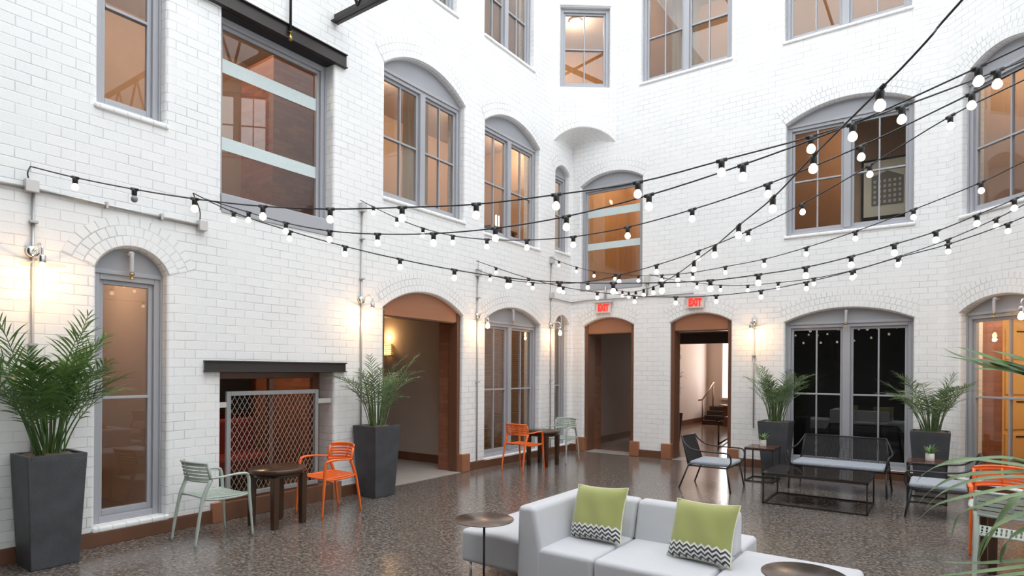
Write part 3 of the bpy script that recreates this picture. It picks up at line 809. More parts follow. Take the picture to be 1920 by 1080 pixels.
conduit(ML, [(5.64, D, .12), (5.64, D, 3.9)], 'vertical conduit between the screened opening and the first doorway', [(5.64, 3.93, .045, .06)], clips=[(5.64, 3.5, 1), (5.64, 2.95, 1), (5.64, 1.6, 1)])
conduit(ML, [(8.2, D, .12), (8.2, D, 3.34)], 'vertical conduit right of the first doorway', [(8.2, 3.38, .05, .06)], clips=[(8.2, 2.95, 1), (8.2, 1.5, 1)])
conduit(ML, [(8.2, D - .005, 3.44), (8.2, D - .005, 3.60)], 'thin rod anchoring two light strings above the box right of the first doorway', r=.006)
conduit(ML, [(10.59, D, .12), (10.59, D, 3.92)], 'vertical conduit beside the slim corner windows', [(10.59, 3.96, .05, .07), (10.59, 3.24, .05, .06)], clips=[(10.59, 1.5, 1)])
conduit(ML, [(10.64, D, 3.2), (11.40, D, 3.17)], 'short horizontal conduit running into the corner on the left wall', r=.012)
conduit(MBK, [(-6.56, D, 3.17), (-6.2, D, 3.2), (-3.9, D, 3.2)], 'horizontal conduit above the two back doorways', r=.012)
conduit(MBK, [(-5.76, D, 3.2), (-5.76, D, 3.46)], 'short vertical conduit above the left exit sign', r=.02)
conduit(MBK, [(-4.84, D, 3.2), (-4.84, D, 3.56)], 'short vertical conduit with a box between the two back doorways', [(-4.84, 3.52, .05, .07)], r=.02)
conduit(MBK, [(-2.80, D, .7), (-2.80, D, 2.5)], 'vertical conduit between the right doorway and the black window', clips=[(-2.80, 2.0, 1)])

def sconce(M, u, z, lab, side=1, out=.24, light=True):
    o = empty('wall_sconce', M=M @ Matrix.Translation((u, 0, z)))
    m = MB(); m.lathe([(.055, 0), (.055, .035), (.04, .05), (.02, .055)], 18, M=Matrix.Rotation(pi / 2, 4, 'X')); m.build('mounting_box', M_CHROME, o)
    a = MB(); a.tube(cat_rom([(0, -.04, 0), (.0, -.12, .045), (0, -out + .05, .05), (0, -out, .01), (0, -out, -.05)], 5), .010, 8); a.build('gooseneck_arm', M_CHROME, o)
    s = MB(); s.lathe([(.022, -.05), (.03, -.06), (.03, -.115), (.02, -.12)], 14, (0, -out, 0)); s.build('socket', M_CHROME, o)
    g = MB(); g.lathe([(.03, -.110), (.17, -.135), (.17, -.139), (.03, -.115)], 28, (0, -out, 0)); g.build('disc_shade', M_CLEAR, o)
    b = MB(); b.lathe([(.012, -.118), (.018, -.135), (.032, -.165), (.036, -.19), (.028, -.215), (.004, -.225)], 14, (0, -out, 0)); b.build('light_bulb', M_WARM, o)
    if light:
        l = bpy.data.lights.new('sconce_glow', 'POINT'); l.energy = 6.0; l.color = (1.0, .52, .22); l.shadow_soft_size = .036
        lo = bpy.data.objects.new('sconce_glow', l); COL.objects.link(lo); lo.location = (0, -out, -.26); lo.parent = o
    return tag(o, lab, 'wall light', 'gooseneck wall lights')
sconce(ML, 1.93, 2.72, 'chrome gooseneck wall light above the big palm at the left edge')
sconce(ML, 5.64, 2.66, 'chrome gooseneck wall light between the wire screen and the first doorway')
sconce(ML, 8.2, 2.64, 'chrome gooseneck wall light between the first doorway and the double window')
sconce(ML, 10.59, 2.64, 'chrome gooseneck wall light beside the slim corner window')
sconce(MBK, -2.80, 2.60, 'chrome gooseneck wall light above the palm left of the black window')
sconce(MR, 1.50, 2.62, 'gooseneck wall light at the right edge in front of the far right window', out=.34)

def sprinkler(M, u, z, lab):
    o = empty('arch_sprinkler', M=M @ Matrix.Translation((u, .115, z)))
    m = MB(); m.tube(cat_rom([(0, .02, 0), (0, -.05, .0), (0, -.085, -.02), (0, -.09, -.07), (0, -.09, -.20)], 4), .02, 10); m.sphere((0, -.075, -.005), .03, 12, 8); m.build('pipe_elbow', M_PIPE, o)
    m = MB(); m.lathe([(.024, -.20), (.024, -.215), (.01, -.22), (.01, -.25), (.022, -.255), (.022, -.26)], 12, (0, -.09, 0)); m.build('sprinkler_head', M_BRASS, o)
    return tag(o, lab, 'sprinkler')
sprinkler(ML, 2.75, 2.84, 'grey elbow pipe sprinkler in the arch of the narrow window')
sprinkler(ML, 9.33, 2.83, 'grey elbow pipe sprinkler in the arch of the double window with blinds')
sprinkler(ML, 11.07, 2.84, 'grey elbow pipe sprinkler in the arch of the slim corner window')
sprinkler(MBK, -1.35, 2.73, 'grey elbow pipe sprinkler above the black double window')
sprinkler(MR, .76, 2.76, 'grey elbow pipe sprinkler above the far right window')

# exit signs
def exit_sign(M, u, z, lab, arrow=False):
    o = empty('exit_sign', M=M @ Matrix.Translation((u, -.06, z)))
    m = MB(); m.box(-.20, .20, -.03, .03, .10, .14); m.box(-.04, .04, .02, .06, .08, .16); m.build('mounting_bar', M_GALVBOX, o, bevel=.005)
    m = MB(); m.box(-.165, .165, -.006, .006, -.11, .10); m.build('sign_panel', M_EXITP, o, bevel=.002)
    c = bpy.data.curves.new('exit_text', 'FONT'); c.body = 'EXIT'; c.size = .20; c.extrude = .006; c.align_x = 'CENTER'; c.align_y = 'CENTER'; c.offset = .011
    t = bpy.data.objects.new('tmp', c); COL.objects.link(t)
    bpy.context.view_layer.update()
    me = bpy.data.meshes.new_from_object(t.evaluated_get(bpy.context.evaluated_depsgraph_get()))
    bpy.data.objects.remove(t)
    me.materials.clear(); me.materials.append(M_EXIT)
    lo = bpy.data.objects.new('exit_letters', me); COL.objects.link(lo); lo.parent = o
    lo.matrix_local = Matrix.Translation((.0, -.011, -.008)) @ Matrix.Rotation(pi / 2, 4, 'X') @ Matrix.Diagonal((.60, .92, 1, 1))
    return tag(o, lab, 'exit sign')
exit_sign(MBK, -5.78, 3.02, 'red lettered exit sign over the left back doorway')
exit_sign(MBK, -3.86, 3.02, 'red lettered exit sign over the right back doorway')

# ------------------------------------------------------------------ string lights
def string_light(S, E, sockets, lab, unlit=(), wire=(), tail=None):
    """S, E: points fixing the vertical plane the cable hangs in; sockets: photo points of its lamps, turned into points of that plane."""
    S = Vector(S); E = Vector(E); h = (E - S); h.z = 0; n = Vector((h.y, -h.x, 0)).normalized()
    pts = [on_plane(px, py, S, n) for px, py in sockets]
    o = empty('string_light', S)
    L = [Vector((0, 0, 0))] + [p - S for p in pts]
    # carry the cable on past the last lamp to its anchor
    if wire: L += [on_plane(px, py, S, n) - S for px, py in wire]
    d = (L[-1] - L[-2]); 
    if tail:
        a = pts[-1]; b_ = Vector(tail)
        for t in (.33, .66, 1): L.append(a.lerp(b_, t) + Vector((0, 0, -.012 * sin(pi * t))) - S)
    if E.z > 0: L.append(E - S)
    m = MB(); m.tube(cat_rom(L, 4), .0058, 5, cap=False); m.build('cable', M_BLACK, o)
    for i, p in enumerate(pts):
        q = p - S
        a = L[min(i + 2, len(L) - 1)] - L[i]; a.normalize()
        k = MB(); k.tube([q - a * .035, q + a * .035], .013, 6)
        k.lathe([(.014, -.052), (.020, -.05), (.021, -.012), (.014, .006)], 10, q); so = k.build('socket', M_BLACK, o)
        b = MB(); b.lathe([(.013, -.052), (.016, -.057), (.0235, -.067), (.027, -.080), (.0265, -.090), (.021, -.101), (.011, -.108), (.002, -.110)], 12, q)
        b.build('bulb', M_BULBOFF if i in unlit else M_BULB, so)
    return tag(o, lab, 'string light', 'festoon light strings over the courtyard')
def pL(px, py): return on_plane(px, py, (XL + .03, 0, 0), (1, 0, 0))
def pB(px, py): return on_plane(px, py, (0, YB - .03, 0), (0, 1, 0))
def E_(px, py, dep, k=1.12):
    return at_depth(px, py, dep)
def far(p, S, extra, dz): 
    d = Vector((p.x - S.x, p.y - S.y, 0)).normalized(); return p + d * extra + Vector((0, 0, dz))
STR = []
def strand(S, right, dep, socks, lab, dz=.35, extra=1.2, **kw):
    p = at_depth(right[0], right[1], dep)
    n_ = Vector(((p - S).y, -(p - S).x, 0)).normalized(); q_ = on_plane(*socks[-1], S, n_)
    E = p + (p - q_).normalized() * extra
    return string_light(S, E, socks, lab, wire=[right], **kw)
strand(pL(57, 312), (1920, 114), 3.7, [(141, 333), (252, 355), (365, 373), (493, 387), (619, 392), (754, 389), (893, 383), (1043, 365), (1196, 342), (1353, 301), (1521, 256), (1691, 200), (1870, 133)],
       'topmost string of bulbs, starting above the box at the left edge', unlit=(1,))
strand(pL(385, 373), (1920, 86), 3.4, [(466, 398), (536, 418), (618, 433), (708, 439), (813, 438), (929, 428), (1062, 406), (1217, 366), (1393, 309), (1599, 232), (1835, 126)],
       'second string of bulbs, sagging lowest below the big upper window and climbing to upper right')
strand(pL(675, 375), (1920, 126), 3.9, [(700, 388), (744, 409), (793, 428), (849, 442), (913, 449), (988, 450), (1075, 444), (1177, 426), (1298, 393), (1440, 345), (1615, 274), (1822, 175)],
       'string of bulbs starting at the box above the palm beside the first doorway')
strand(pL(893, 505), (1920, 150), 4.6, [(919, 515), (957, 525), (999, 530), (1049, 532), (1102, 528), (1161, 516), (1231, 497), (1309, 471), (1403, 433), (1505, 382), (1631, 310), (1782, 218)],
       'string of bulbs starting at the lower of the two anchors right of the first doorway')
strand(pL(1032, 482), (1920, 303), 5.6, [(1048, 490), (1081, 501), (1114, 509), (1153, 514), (1197, 517), (1241, 516), (1299, 511), (1360, 500), (1433, 486), (1512, 464), (1604, 434), (1713, 393), (1840, 342)],
       'string of bulbs starting above the slim corner windows')
strand(pL(362, 362), (1920, 366), 5.6, [(438, 398), (543, 433), (647, 462), (750, 486), (852, 506), (952, 521), (1049, 529), (1150, 531), (1241, 530), (1332, 526), (1422, 515), (1511, 501), (1596, 481), (1677, 458), (1755, 434), (1832, 403), (1902, 374)],
       'long string of bulbs dropping diagonally from the rusty box across to the right wall')
strand(pL(893, 489), (1920, 407), 6.3, [(930, 502), (991, 522), (1056, 538), (1120, 548), (1190, 555), (1267, 557), (1343, 554), (1427, 545), (1512, 529), (1598, 508), (1684, 483), (1778, 458), (1890, 419)],
       'string of bulbs starting at the upper of the two anchors right of the first doorway')
strand(pB(1217, 514), (1920, 384), 6.6, [(1243, 521), (1272, 526), (1307, 530), (1351, 535), (1402, 535), (1459, 530), (1526, 522), (1602, 506), (1686, 481), (1778, 449), (1868, 410)],
       'string of bulbs starting at the box between the two back doorways')
# the one that runs overhead towards the viewer
SD = pB(1146, 528)
pE = at_depth(1804, 0, 2.7)
string_light(SD, pE + (pE - at_depth(1650, 168, 3.45)).normalized() * 1.5, [(1156, 542), (1167, 546), (1179, 548), (1192, 547), (1207, 543), (1225, 538), (1242, 530), (1271, 513), (1301, 491), (1340, 462), (1385, 423), (1449, 371), (1525, 292), (1650, 168)],
             'string of bulbs running from the back wall overhead towards the viewer', tail=pE)
# short feed cables looping from boxes to the first strings
m = MB(); a = pL(57, 345); b = pL(57, 312); c = pL(62, 310)
m.tube(cat_rom([a, a + Vector((.03, -.03, .08)), b], 5), .006, 5); tag(m.build('feed_cable', M_BLACK), 'short black feed cable looping up from the box at the left edge', 'cable')
m = MB(); a = pL(375, 412); b = pL(362, 362)
m.tube(cat_rom([a, a + Vector((.03, -.02, .1)), b], 5), .006, 5); tag(m.build('feed_cable', M_BLACK), 'short black feed cable looping up from the rusty box', 'cable')

# ------------------------------------------------------------------ palms
def frond(rng, base, az, lean, L, leaf, n, droop, wid=.014, curl=.5, start=.42):
    """one feathery frond: rachis plus leaflets both sides"""
    m = MB(); N_ = 14; P = []; p = Vector(base); th = lean
    dirh = Vector((cos(az), sin(az), 0))
    for i in range(N_ + 1):
        P.append(p.copy()); t = i / N_
        th = lean + droop * t ** 1.9
        p = p + (dirh * sin(th) + Vector((0, 0, 1)) * cos(th)) * (L / N_)
    m.tube(P, [.0065 * (1 - .75 * i / N_) + .001 for i in range(N_ + 1)], 5, cap=False)
    side = dirh.cross(Vector((0, 0, 1)))
    for k in range(n):
        t = start + (1 - start) * (k / (n - 1)) ** .92; f = t * N_; i = min(int(f), N_ - 1)
        q = P[i].lerp(P[i + 1], f - i); tg = (P[i + 1] - P[i]).normalized(); upn = side.cross(tg).normalized()
        env = sin(pi * (.22 + .70 * (k / (n - 1)))) ** .8
        for s in (-1, 1):
            ll = leaf * env * rng.uniform(.8, 1.12)
            spread = radians(rng.uniform(42, 72)) * (1 - .45 * (k / n))
            d = (tg * cos(spread) + side * s * sin(spread) + upn * rng.uniform(-.05, .35)).normalized()
            w_ = d.cross(upn).normalized() * wid * rng.uniform(.8, 1.15)
            pts = [q]; dd = d.copy()
            for j in range(4):
                dd = (dd + Vector((0, 0, -curl * .16 * (j + 1)))).normalized(); pts.append(pts[-1] + dd * ll / 4)
            ws = [.35, 1, .95, .6, .04]
            v = []
            for j in range(5): v += [pts[j] - w_ * ws[j], pts[j] + w_ * ws[j]]
            m.add(v, [(2 * j, 2 * j + 1, 2 * j + 3, 2 * j + 2) for j in range(4)], smooth=True)
    return m
def planter(o, a0, a1, h):
    m = MB(); m.frustum(0, 0, 0, h, a0, a1); 
    # hollow rim
    b = m.build('planter', M_PLANTER, o, bevel=.008)
    r = MB(); t = .028
    r.box(-a1, a1, -a1, -a1 + t, h - .005, h + .03); r.box(-a1, a1, a1 - t, a1, h - .005, h + .03); r.box(-a1, -a1 + t, -a1 + t, a1 - t, h - .005, h + .03); r.box(a1 - t, a1, -a1 + t, a1 - t, h - .005, h + .03)
    r.build('planter_rim', M_PLANTER, o, bevel=.004)
    s = MB(); g = 8; vs = []; rg = random.Random(5)
    for i in range(g + 1):
        for j in range(g + 1):
            e = (i in (0, g) or j in (0, g)); vs.append((-a1 + t + (2 * a1 - 2 * t) * i / g, -a1 + t + (2 * a1 - 2 * t) * j / g, h + (.004 if e else rg.uniform(.008, .035))))
    s.add(vs, [(i * (g + 1) + j, (i + 1) * (g + 1) + j, (i + 1) * (g + 1) + j + 1, i * (g + 1) + j + 1) for i in range(g) for j in range(g)], smooth=True)
    s.build('soil', M_SOIL, o)
def palm(x, y, rz, a0, a1, h, seed, nf, L, leaf, lab, mt, droop=(1.0, 1.7), lean=(.06, .5), nleaf=22, wid=.011, group=None, az_ok=None, curl=.3, z0=0, clamp=None, start=.40):
    rng = random.Random(seed)
    o = empty('potted_palm', (x, y, z0), rz)
    planter(o, a0, a1, h)
    st = MB()
    for k in range(nf):
        az = 2 * pi * k * .381966 + rng.uniform(-.3, .3)
        if az_ok:
            for _ in range(20):
                if az_ok(az + rz): break
                az = rng.uniform(0, 2 * pi)
        q = k / nf
        ln = lean[0] + (lean[1] - lean[0]) * rng.random() ** .8
        LL = L * rng.uniform(.55, 1.05)
        r0 = rng.uniform(.02, a1 * .5)
        base = Vector((r0 * cos(az), r0 * sin(az), h + .005))
        f = frond(rng, base, az, ln, LL, leaf, nleaf, rng.uniform(*droop), wid, curl, start)
        if clamp: f.v = [clamp(Vector(p), x, y) for p in f.v]
        f.build('frond', mt, o)
    for k in range(9):
        a = rng.uniform(0, 6.28); r0 = rng.uniform(.01, a1 * .55); hh = rng.uniform(.3, .55) * L
        m = MB(); m.tube(cat_rom([(r0 * cos(a), r0 * sin(a), h), (r0 * 1.25 * cos(a), r0 * 1.25 * sin(a), h + hh * .5), (r0 * 1.9 * cos(a), r0 * 1.9 * sin(a), h + hh)], 3), [.009] * 6 + [.006], 6)
        m.build('stem', M_STEM, o)
    return tag(o, lab, 'potted palm', group)
def clL(p, x, y): return (max(p.x, XL + .03 - x), p.y, p.z)        # leaves stop at the wall
def clB(p, x, y): return (p.x, min(p.y, YB - .03 - y), p.z)
palm(-6.34, 1.99, 0, .175, .215, .93, 11, 30, 1.25, .27, 'tall tapered slate planter with a lush areca palm at the left edge', M_LEAF, az_ok=lambda a: cos(a) > -.6, droop=(.3, 1.5), lean=(.04, .42), nleaf=17, wid=.0068, clamp=clL)
palm(-6.28, 5.68, 0, .175, .225, .92, 23, 22, 1.08, .20, 'tapered slate planter with a feathery palm left of the first doorway', M_LEAFG, az_ok=lambda a: cos(a) > -.6, droop=(.4, 1.9), lean=(.03, .34), nleaf=15, wid=.0055, clamp=clL)
palm(-2.30, 10.86, 0, .18, .24, .86, 37, 30, 1.05, .19, 'slate planter with a palm left of the black window, behind the side table', M_LEAFG, az_ok=lambda a: sin(a) < .6, droop=(.3, 1.5), lean=(.02, .34), nleaf=16, wid=.0056, clamp=clB)
palm(-.17, 10.70, 0, .18, .24, .84, 41, 26, 1.0, .21, 'slate planter with a spreading palm right of the black window', M_LEAFG, az_ok=lambda a: sin(a) < .6, droop=(.5, 2.0), lean=(.03, .42), nleaf=16, wid=.0060, clamp=clB)
palm(-6.20, .80, 0, .17, .22, .93, 59, 18, 1.40, .30, 'dark broad leafed palm mostly cut off by the left edge', M_LEAFD, az_ok=lambda a: cos(a) > -.3, droop=(.7, 1.6), lean=(.2, .55), nleaf=15, wid=.016, clamp=clL)

# near palm whose leaves reach in from the right edge
def near_palm():
    base = Vector((1.95, 1.05, 0))
    o = empty('potted_palm', base)
    planter(o, .17, .22, .70)
    rng = random.Random(3)
    def blade(P, wd, bend=None):
        m = MB(); P = cat_rom([Vector(p) - base for p in P], 5); n = len(P); v = []
        for i, p in enumerate(P):
            t = (P[min(i + 1, n - 1)] - P[max(i - 1, 0)]).normalized()
            sd = t.cross(Vector((0.1, -.45, 1))).normalized()
            s = i / (n - 1); ww = wd * min(1, s * 6 + .35) * min(1, (1 - s) * 2.2 + .03)
            up = sd.cross(t).normalized() * ww * .25
            v += [p - sd * ww + up, p - up * .4, p + sd * ww + up]
        m.add(v, [(3 * i + a, 3 * i + a + 1, 3 * i + a + 4, 3 * i + a + 3) for i in range(n - 1) for a in (0, 1)], smooth=True)
        return m
    # lower frond: leaflets arch left out of a rachis beyond the frame
    low = [  # (points in the photo from base to tip, depth base, depth tip)
        ([(2010, 890), (1880, 868), (1790, 862), (1725, 892)], 1.75, 2.0),
        ([(2010, 905), (1900, 860), (1800, 866), (1745, 880), (1717, 905)], 1.7, 2.0),
        ([(2010, 880), (1900, 885), (1800, 893), (1745, 920), (1722, 945)], 1.7, 1.95),
        ([(2010, 915), (1920, 895), (1830, 900), (1765, 925), (1735, 955)], 1.65, 1.9),
        ([(2010, 925), (1920, 913), (1840, 925), (1760, 945), (1724, 972)], 1.6, 1.85),
        ([(2010, 945), (1930, 925), (1850, 945), (1800, 965), (1783, 1010)], 1.55, 1.8),
        ([(2015, 955), (1940, 958), (1870, 985), (1842, 1020), (1832, 1052)], 1.5, 1.7),
        ([(2020, 985), (1950, 985), (1900, 1005), (1880, 1035), (1874, 1058)], 1.5, 1.65),
        ([(2020, 1040), (1930, 1050), (1840, 1056), (1762, 1053)], 1.5, 1.75),
        ([(2020, 1062), (1930, 1062), (1860, 1070), (1800, 1076), (1740, 1082)], 1.45, 1.7),
        ([(2020, 1075), (1930, 1075), (1860, 1084), (1795, 1100)], 1.4, 1.6),
        ([(2010, 870), (1960, 905), (1900, 940), (1860, 1000), (1838, 1045)], 1.6, 1.7),
        ([(2020, 900), (1970, 935), (1930, 945), (1905, 948), (1885, 952)], 1.6, 1.7),
    ]
    up = [
        ([(2010, 730), (1920, 702), (1850, 680), (1800, 668), (1768, 653)], 1.5, 1.75),
        ([(2010, 742), (1920, 696), (1860, 672), (1812, 656), (1794, 650)], 1.5, 1.7),
        ([(2010, 715), (1920, 676), (1880, 663), (1855, 657)], 1.5, 1.65),
        ([(2010, 750), (1930, 706), (1860, 690), (1810, 675), (1760, 666)], 1.48, 1.72),
        ([(2010, 740), (1930, 700), (1880, 684), (1840, 675), (1796, 667)], 1.5, 1.7),
        ([(2010, 725), (1920, 690), (1870, 676), (1830, 660)], 1.5, 1.65),
        ([(2010, 690), (1920, 692), (1860, 693), (1822, 690)], 1.6, 1.7),
    ]
    for grp, mt, nm in ((low, M_LEAFG, 'leaf'), (up, M_LEAF, 'leaf')):
        root = None
        for pts, d0, d1 in grp:
            n = len(pts) - 1
            P = [at_depth(px, py, d0 + (d1 - d0) * i / n) for i, (px, py) in enumerate(pts)]
            blade(P, .0082 if grp is low else .0085).build('leaflet', mt, o)
            root = P[0] if root is None else root
        ra = [base + Vector((0, 0, .70)), base + Vector((.05, .1, 1.1)), at_depth(grp[0][0][0][0] + 20, (grp[0][0][0][1] + grp[-1][0][0][1]) / 2, 1.6), at_depth(2005, grp[0][0][0][1], 1.7)]
        m = MB(); m.tube(cat_rom([p - base for p in ra], 6), .006, 6); m.build('stem', M_STEM, o)
    for k in range(8):
        az = rng.uniform(-1.2, .6); f = frond(rng, Vector((0.05 * cos(az), .05 * sin(az), .70)), az, rng.uniform(.2, .5), rng.uniform(.8, 1.0), .25, 16, rng.uniform(.8, 1.6), .012)
        f.build('frond', M_LEAF, o)
    return tag(o, 'near palm reaching long blurred green leaves in from the right edge', 'potted palm')
near_palm()

# ------------------------------------------------------------------ stacking armchairs (slatted)
def make_cafe_chair(mt, lab):
    o = empty('slatted_armchair')
    # seat: dished tray with slots
    s = MB(); nx, w_, dp = 15, .225, .215
    def zz(u, v): return .445 - .022 * (1 - u * u) * (1 - (v - .1) ** 2) + .012 * max(-v, 0)      # u across, v front-back (-1 rear)
    for i in range(nx):
        u0 = -1 + 2 * i / nx + .028; u1 = -1 + 2 * (i + 1) / nx - .028
        taper = lambda v: w_ * (1.0 + .04 * v)
        for j in range(6):
            v0 = -1 + 2 * j / 6; v1 = -1 + 2 * (j + 1) / 6
            q = []
            for (u, v) in ((u0, v0), (u1, v0), (u1, v1), (u0, v1)): q.append((u * taper(v), v * dp, zz(u, v)))
            q2 = [(a, b, c - .008) for a, b, c in q]
            s.add(q + q2, [(0, 1, 2, 3), (7, 6, 5, 4), (0, 3, 7, 4), (1, 5, 6, 2)], smooth=False)
    for v in (-.98, -.5, 0, .5, .98):
        P = [(u * w_ * (1 + .04 * v), v * dp, zz(u, v) - .004) for u in [-1 + k / 5 for k in range(11)]]
        s.tube(P, .0085 if abs(v) > .9 else .006, 6)
    for sg in (-1, 1):
        s.tube([(sg * w_ * (1 + .04 * v), v * dp, zz(1, v) - .004) for v in [-1 + k / 4 for k in range(9)]], .011, 6)
    s.build('seat', mt, o)
    # curved slatted back
    b = MB()
    def bp(t, z):    # t -1..1 across the back
        a = t * radians(52); r = .285
        return Vector((r * sin(a) * 1.0, -.245 + (1 - cos(a)) * .26 - (z - .60) * .22, z))
    for k in range(5):
        z = .624 + k * .034; hw = .012
        ts = [-1 + i / 7 for i in range(15)]
        v = []
        for t in ts:
            lift = .012 * (1 - t * t)
            p = bp(t, z + lift); n_ = Vector((sin(t * .9), -cos(t * .9), 0))
            v += [p + Vector((0, 0, hw)) + n_ * .005, p + Vector((0, 0, hw)) - n_ * .005, p - Vector((0, 0, hw)) - n_ * .005, p - Vector((0, 0, hw)) + n_ * .005]
        f = []
        for i in range(len(ts) - 1):
            for c in range(4): f.append((4 * i + c, 4 * i + (c + 1) % 4, 4 * i + 4 + (c + 1) % 4, 4 * i + 4 + c))
        b.add(v, f, smooth=False)
    for t in (-1, 0, 1):
        b.tube([bp(t, .605 + (.012 if t == 0 else 0)), bp(t, .69), bp(t, .768 + (.012 if t == 0 else 0))], .015 if t else .011, 8)
    for z in (.602, .782):
        b.tube([bp(-1 + i / 7, z + .012 * (1 - (-1 + i / 7) ** 2)) for i in range(15)], .012, 8)
    b.build('backrest', mt, o)
    for sg in (-1, 1):
        r = MB(); e = bp(sg, .62)
        r.tube(cat_rom([(sg * .225, -.30, 0), (sg * .222, -.27, .2), (sg * .215, -.225, .44), (e.x * .99, e.y, e.z)], 4), [.0125] * 3 + [.016] * 5 + [.019] * 5, 8); r.build('leg', mt, o)
        f = MB(); f.tube(cat_rom([(sg * .262, .268, 0), (sg * .258, .250, .22), (sg * .252, .232, .44), (sg * .255, .225, .58), (sg * .258, .205, .64)], 4), [.0125] * 5 + [.017] * 12, 8); f.build('leg', mt, o)
        a = MB(); a.tube(cat_rom([(sg * .258, .215, .632), (sg * .264, .17, .652), (sg * .268, .05, .655), (sg * .262, -.06, .645), (e.x, e.y, .64)], 5), [.017] + [.023] * 9 + [.018] * 11, 8, flat=.6); a.build('armrest', mt, o)
        c = MB(); c.tube(cat_rom([(sg * .252, .232, .45), (sg * .24, .15, .425), (sg * .232, -.1, .425), (sg * .215, -.225, .45)], 4), .011, 8); c.build('side_rail', mt, o)
    return tag(o, lab, 'chair')
def put(o, x, y, rz, lab): 
    o.location = (x, y, 0); o.rotation_euler = (0, 0, rz); o['label'] = lab; return o
cO = make_cafe_chair(M_ORANGE, ''); cW = make_cafe_chair(M_SAGE, '')
GO = 'orange slatted armchairs at the small tables'; GW = 'grey slatted armchairs at the small tables'
for o in (cO,): o['group'] = GO
cW['group'] = GW
put(cW, -6.0, 3.27, 0, 'grey slatted armchair in front of the narrow window, left of the near round table')
put(cO, -5.98, 4.66, pi - .05, 'orange slatted armchair in front of the wire screen, right of the near round table')
c = copy_tree(cO); put(c, -5.94, 8.70, -.05, 'orange slatted armchair in front of the double window with blinds')
c = copy_tree(cW); put(c, -5.92, 9.95, pi, 'grey slatted armchair at the far round table near the corner')
c = copy_tree(cW); put(c, .44, 6.14, -.1, 'grey slatted armchair seen from behind at the right edge, nearest the viewer')
c = copy_tree(cO); put(c, .46, 7.38, pi, 'orange slatted armchair at the right edge behind the palm leaves')

def bistro_table(x, y, rz, lab):
    o = empty('round_table', (x, y, 0), rz)
    m = MB(); m.lathe([(.285, .575), (.30, .583), (.30, .617), (.292, .625)], 36); m.build('tabletop', M_WOODT, o)
    m = MB(); m.lathe([(.245, .53), (.25, .535), (.25, .578)], 30); m.build('apron', M_WOODT, o)
    for sx in (-1, 1):
        for sy in (-1, 1):
            l = MB(); l.frustum(sx * .185, sy * .185, 0, .55, .030, .036); l.build('leg', M_WOODT, o, bevel=.006)
    return tag(o, lab, 'table', 'small round dark wood tables')
bistro_table(-5.97, 3.97, .1, 'round dark wood table between grey and orange chairs before the wire screen')
bistro_table(-5.93, 9.33, .0, 'round dark wood table before the double window with blinds')
bistro_table(.50, 6.80, .1, 'round dark wood table at the right edge behind the grey chair')

# ------------------------------------------------------------------ lounge seats: black tube frame, woven metal back
def lounge(hw, label, cat, name):
    o = empty(name)
    lb_, lt = .40, .745                                       # back heights
    yb0, yb1 = -.25, -.37                                    # rear of seat, top of back
    for s in (-1, 1):
        m = MB(); m.tube([(s * hw, -.38, 0), (s * (hw - .02), -.25, .34)], .012, 8); m.build('leg', M_BLACK, o)
        m = MB(); m.tube([(s * (hw + .01), .36, 0), (s * (hw - .01), .30, .34)], .012, 8); m.build('leg', M_BLACK, o)
        m = MB(); m.tube([(s * (hw - .02), yb0, .34), (s * (hw - .07), yb1, lt)], .011, 8); m.build('back_post', M_BLACK, o)
        m = MB(); m.tube(cat_rom([(s * (hw - .07), yb1 + .005, lt), (s * (hw - .03), yb1 + .05, .67), (s * (hw + .015), yb1 + .16, .59), (s * (hw + .035), -.05, .565), (s * (hw + .035), .17, .56), (s * (hw + .03), .31, .555), (s * (hw + .02), .355, .52), (s * (hw - .0), .36, .42), (s * (hw - .015), .30, .345)], 6), .013, 8, flat=.8); m.build('armrest', M_BLACK, o)
    f = MB()
    f.tube([(-hw + .01, .30, .34), (hw - .01, .30, .34)], .012, 8); f.tube([(-hw + .02, -.25, .34), (hw - .02, -.25, .34)], .012, 8)
    for s in (-1, 1): f.tube([(s * (hw - .015), .30, .34), (s * (hw - .02), -.25, .34)], .012, 8)
    f.build('seat_frame', M_BLACK, o)
    # woven back panel
    b = MB(); x0, x1 = hw - .02, hw - .07
    b.tube([(-x1, yb1, lt), (x1, yb1, lt)], .013, 8)
    nb = int(2 * hw / .019)
    for i in range(nb + 1):
        t = -1 + 2 * i / nb
        b.tube([(t * x0, yb0, .36), (t * x1, yb1, lt)], .0036, 4, cap=False)
    for j in range(24):
        k = (j + .5) / 24; xx = x0 + (x1 - x0) * k
        b.tube([(-xx, yb0 + (yb1 - yb0) * k, .36 + (lt - .36) * k), (xx, yb0 + (yb1 - yb0) * k, .36 + (lt - .36) * k)], .0036, 4, cap=False)
    b.build('woven_back', M_BLACK, o)
    c = MB(); c.box(-hw + .03, hw - .03, -.235, .325, .352, .405); cc = c.build('seat_cushion', M_CUSH, o, bevel=.022, seg=3)
    for s in (-1, 1):
        tt = MB(); tt.tube(cat_rom([(s * (hw - .03), -.23, .37), (s * (hw - .005), -.26, .34), (s * (hw - .02), -.27, .30)], 3), .003, 5); tt.build('cushion_tie', M_CUSH, cc)
    return tag(o, label, cat)
a = lounge(.345, 'black metal lounge armchair with grey cushion before the right doorway', 'armchair', 'lounge_armchair')
a.location = (-2.80, 9.08, 0); a.rotation_euler = (0, 0, -pi / 2)
a2 = copy_tree(a); a2.location = (-.02, 8.92, 0); a2.rotation_euler = (0, 0, pi / 2)
a2['label'] = 'black metal lounge armchair with grey cushion at right, behind the palm leaves'
for q in (a, a2): q['group'] = 'black lounge armchairs facing each other across the low table'
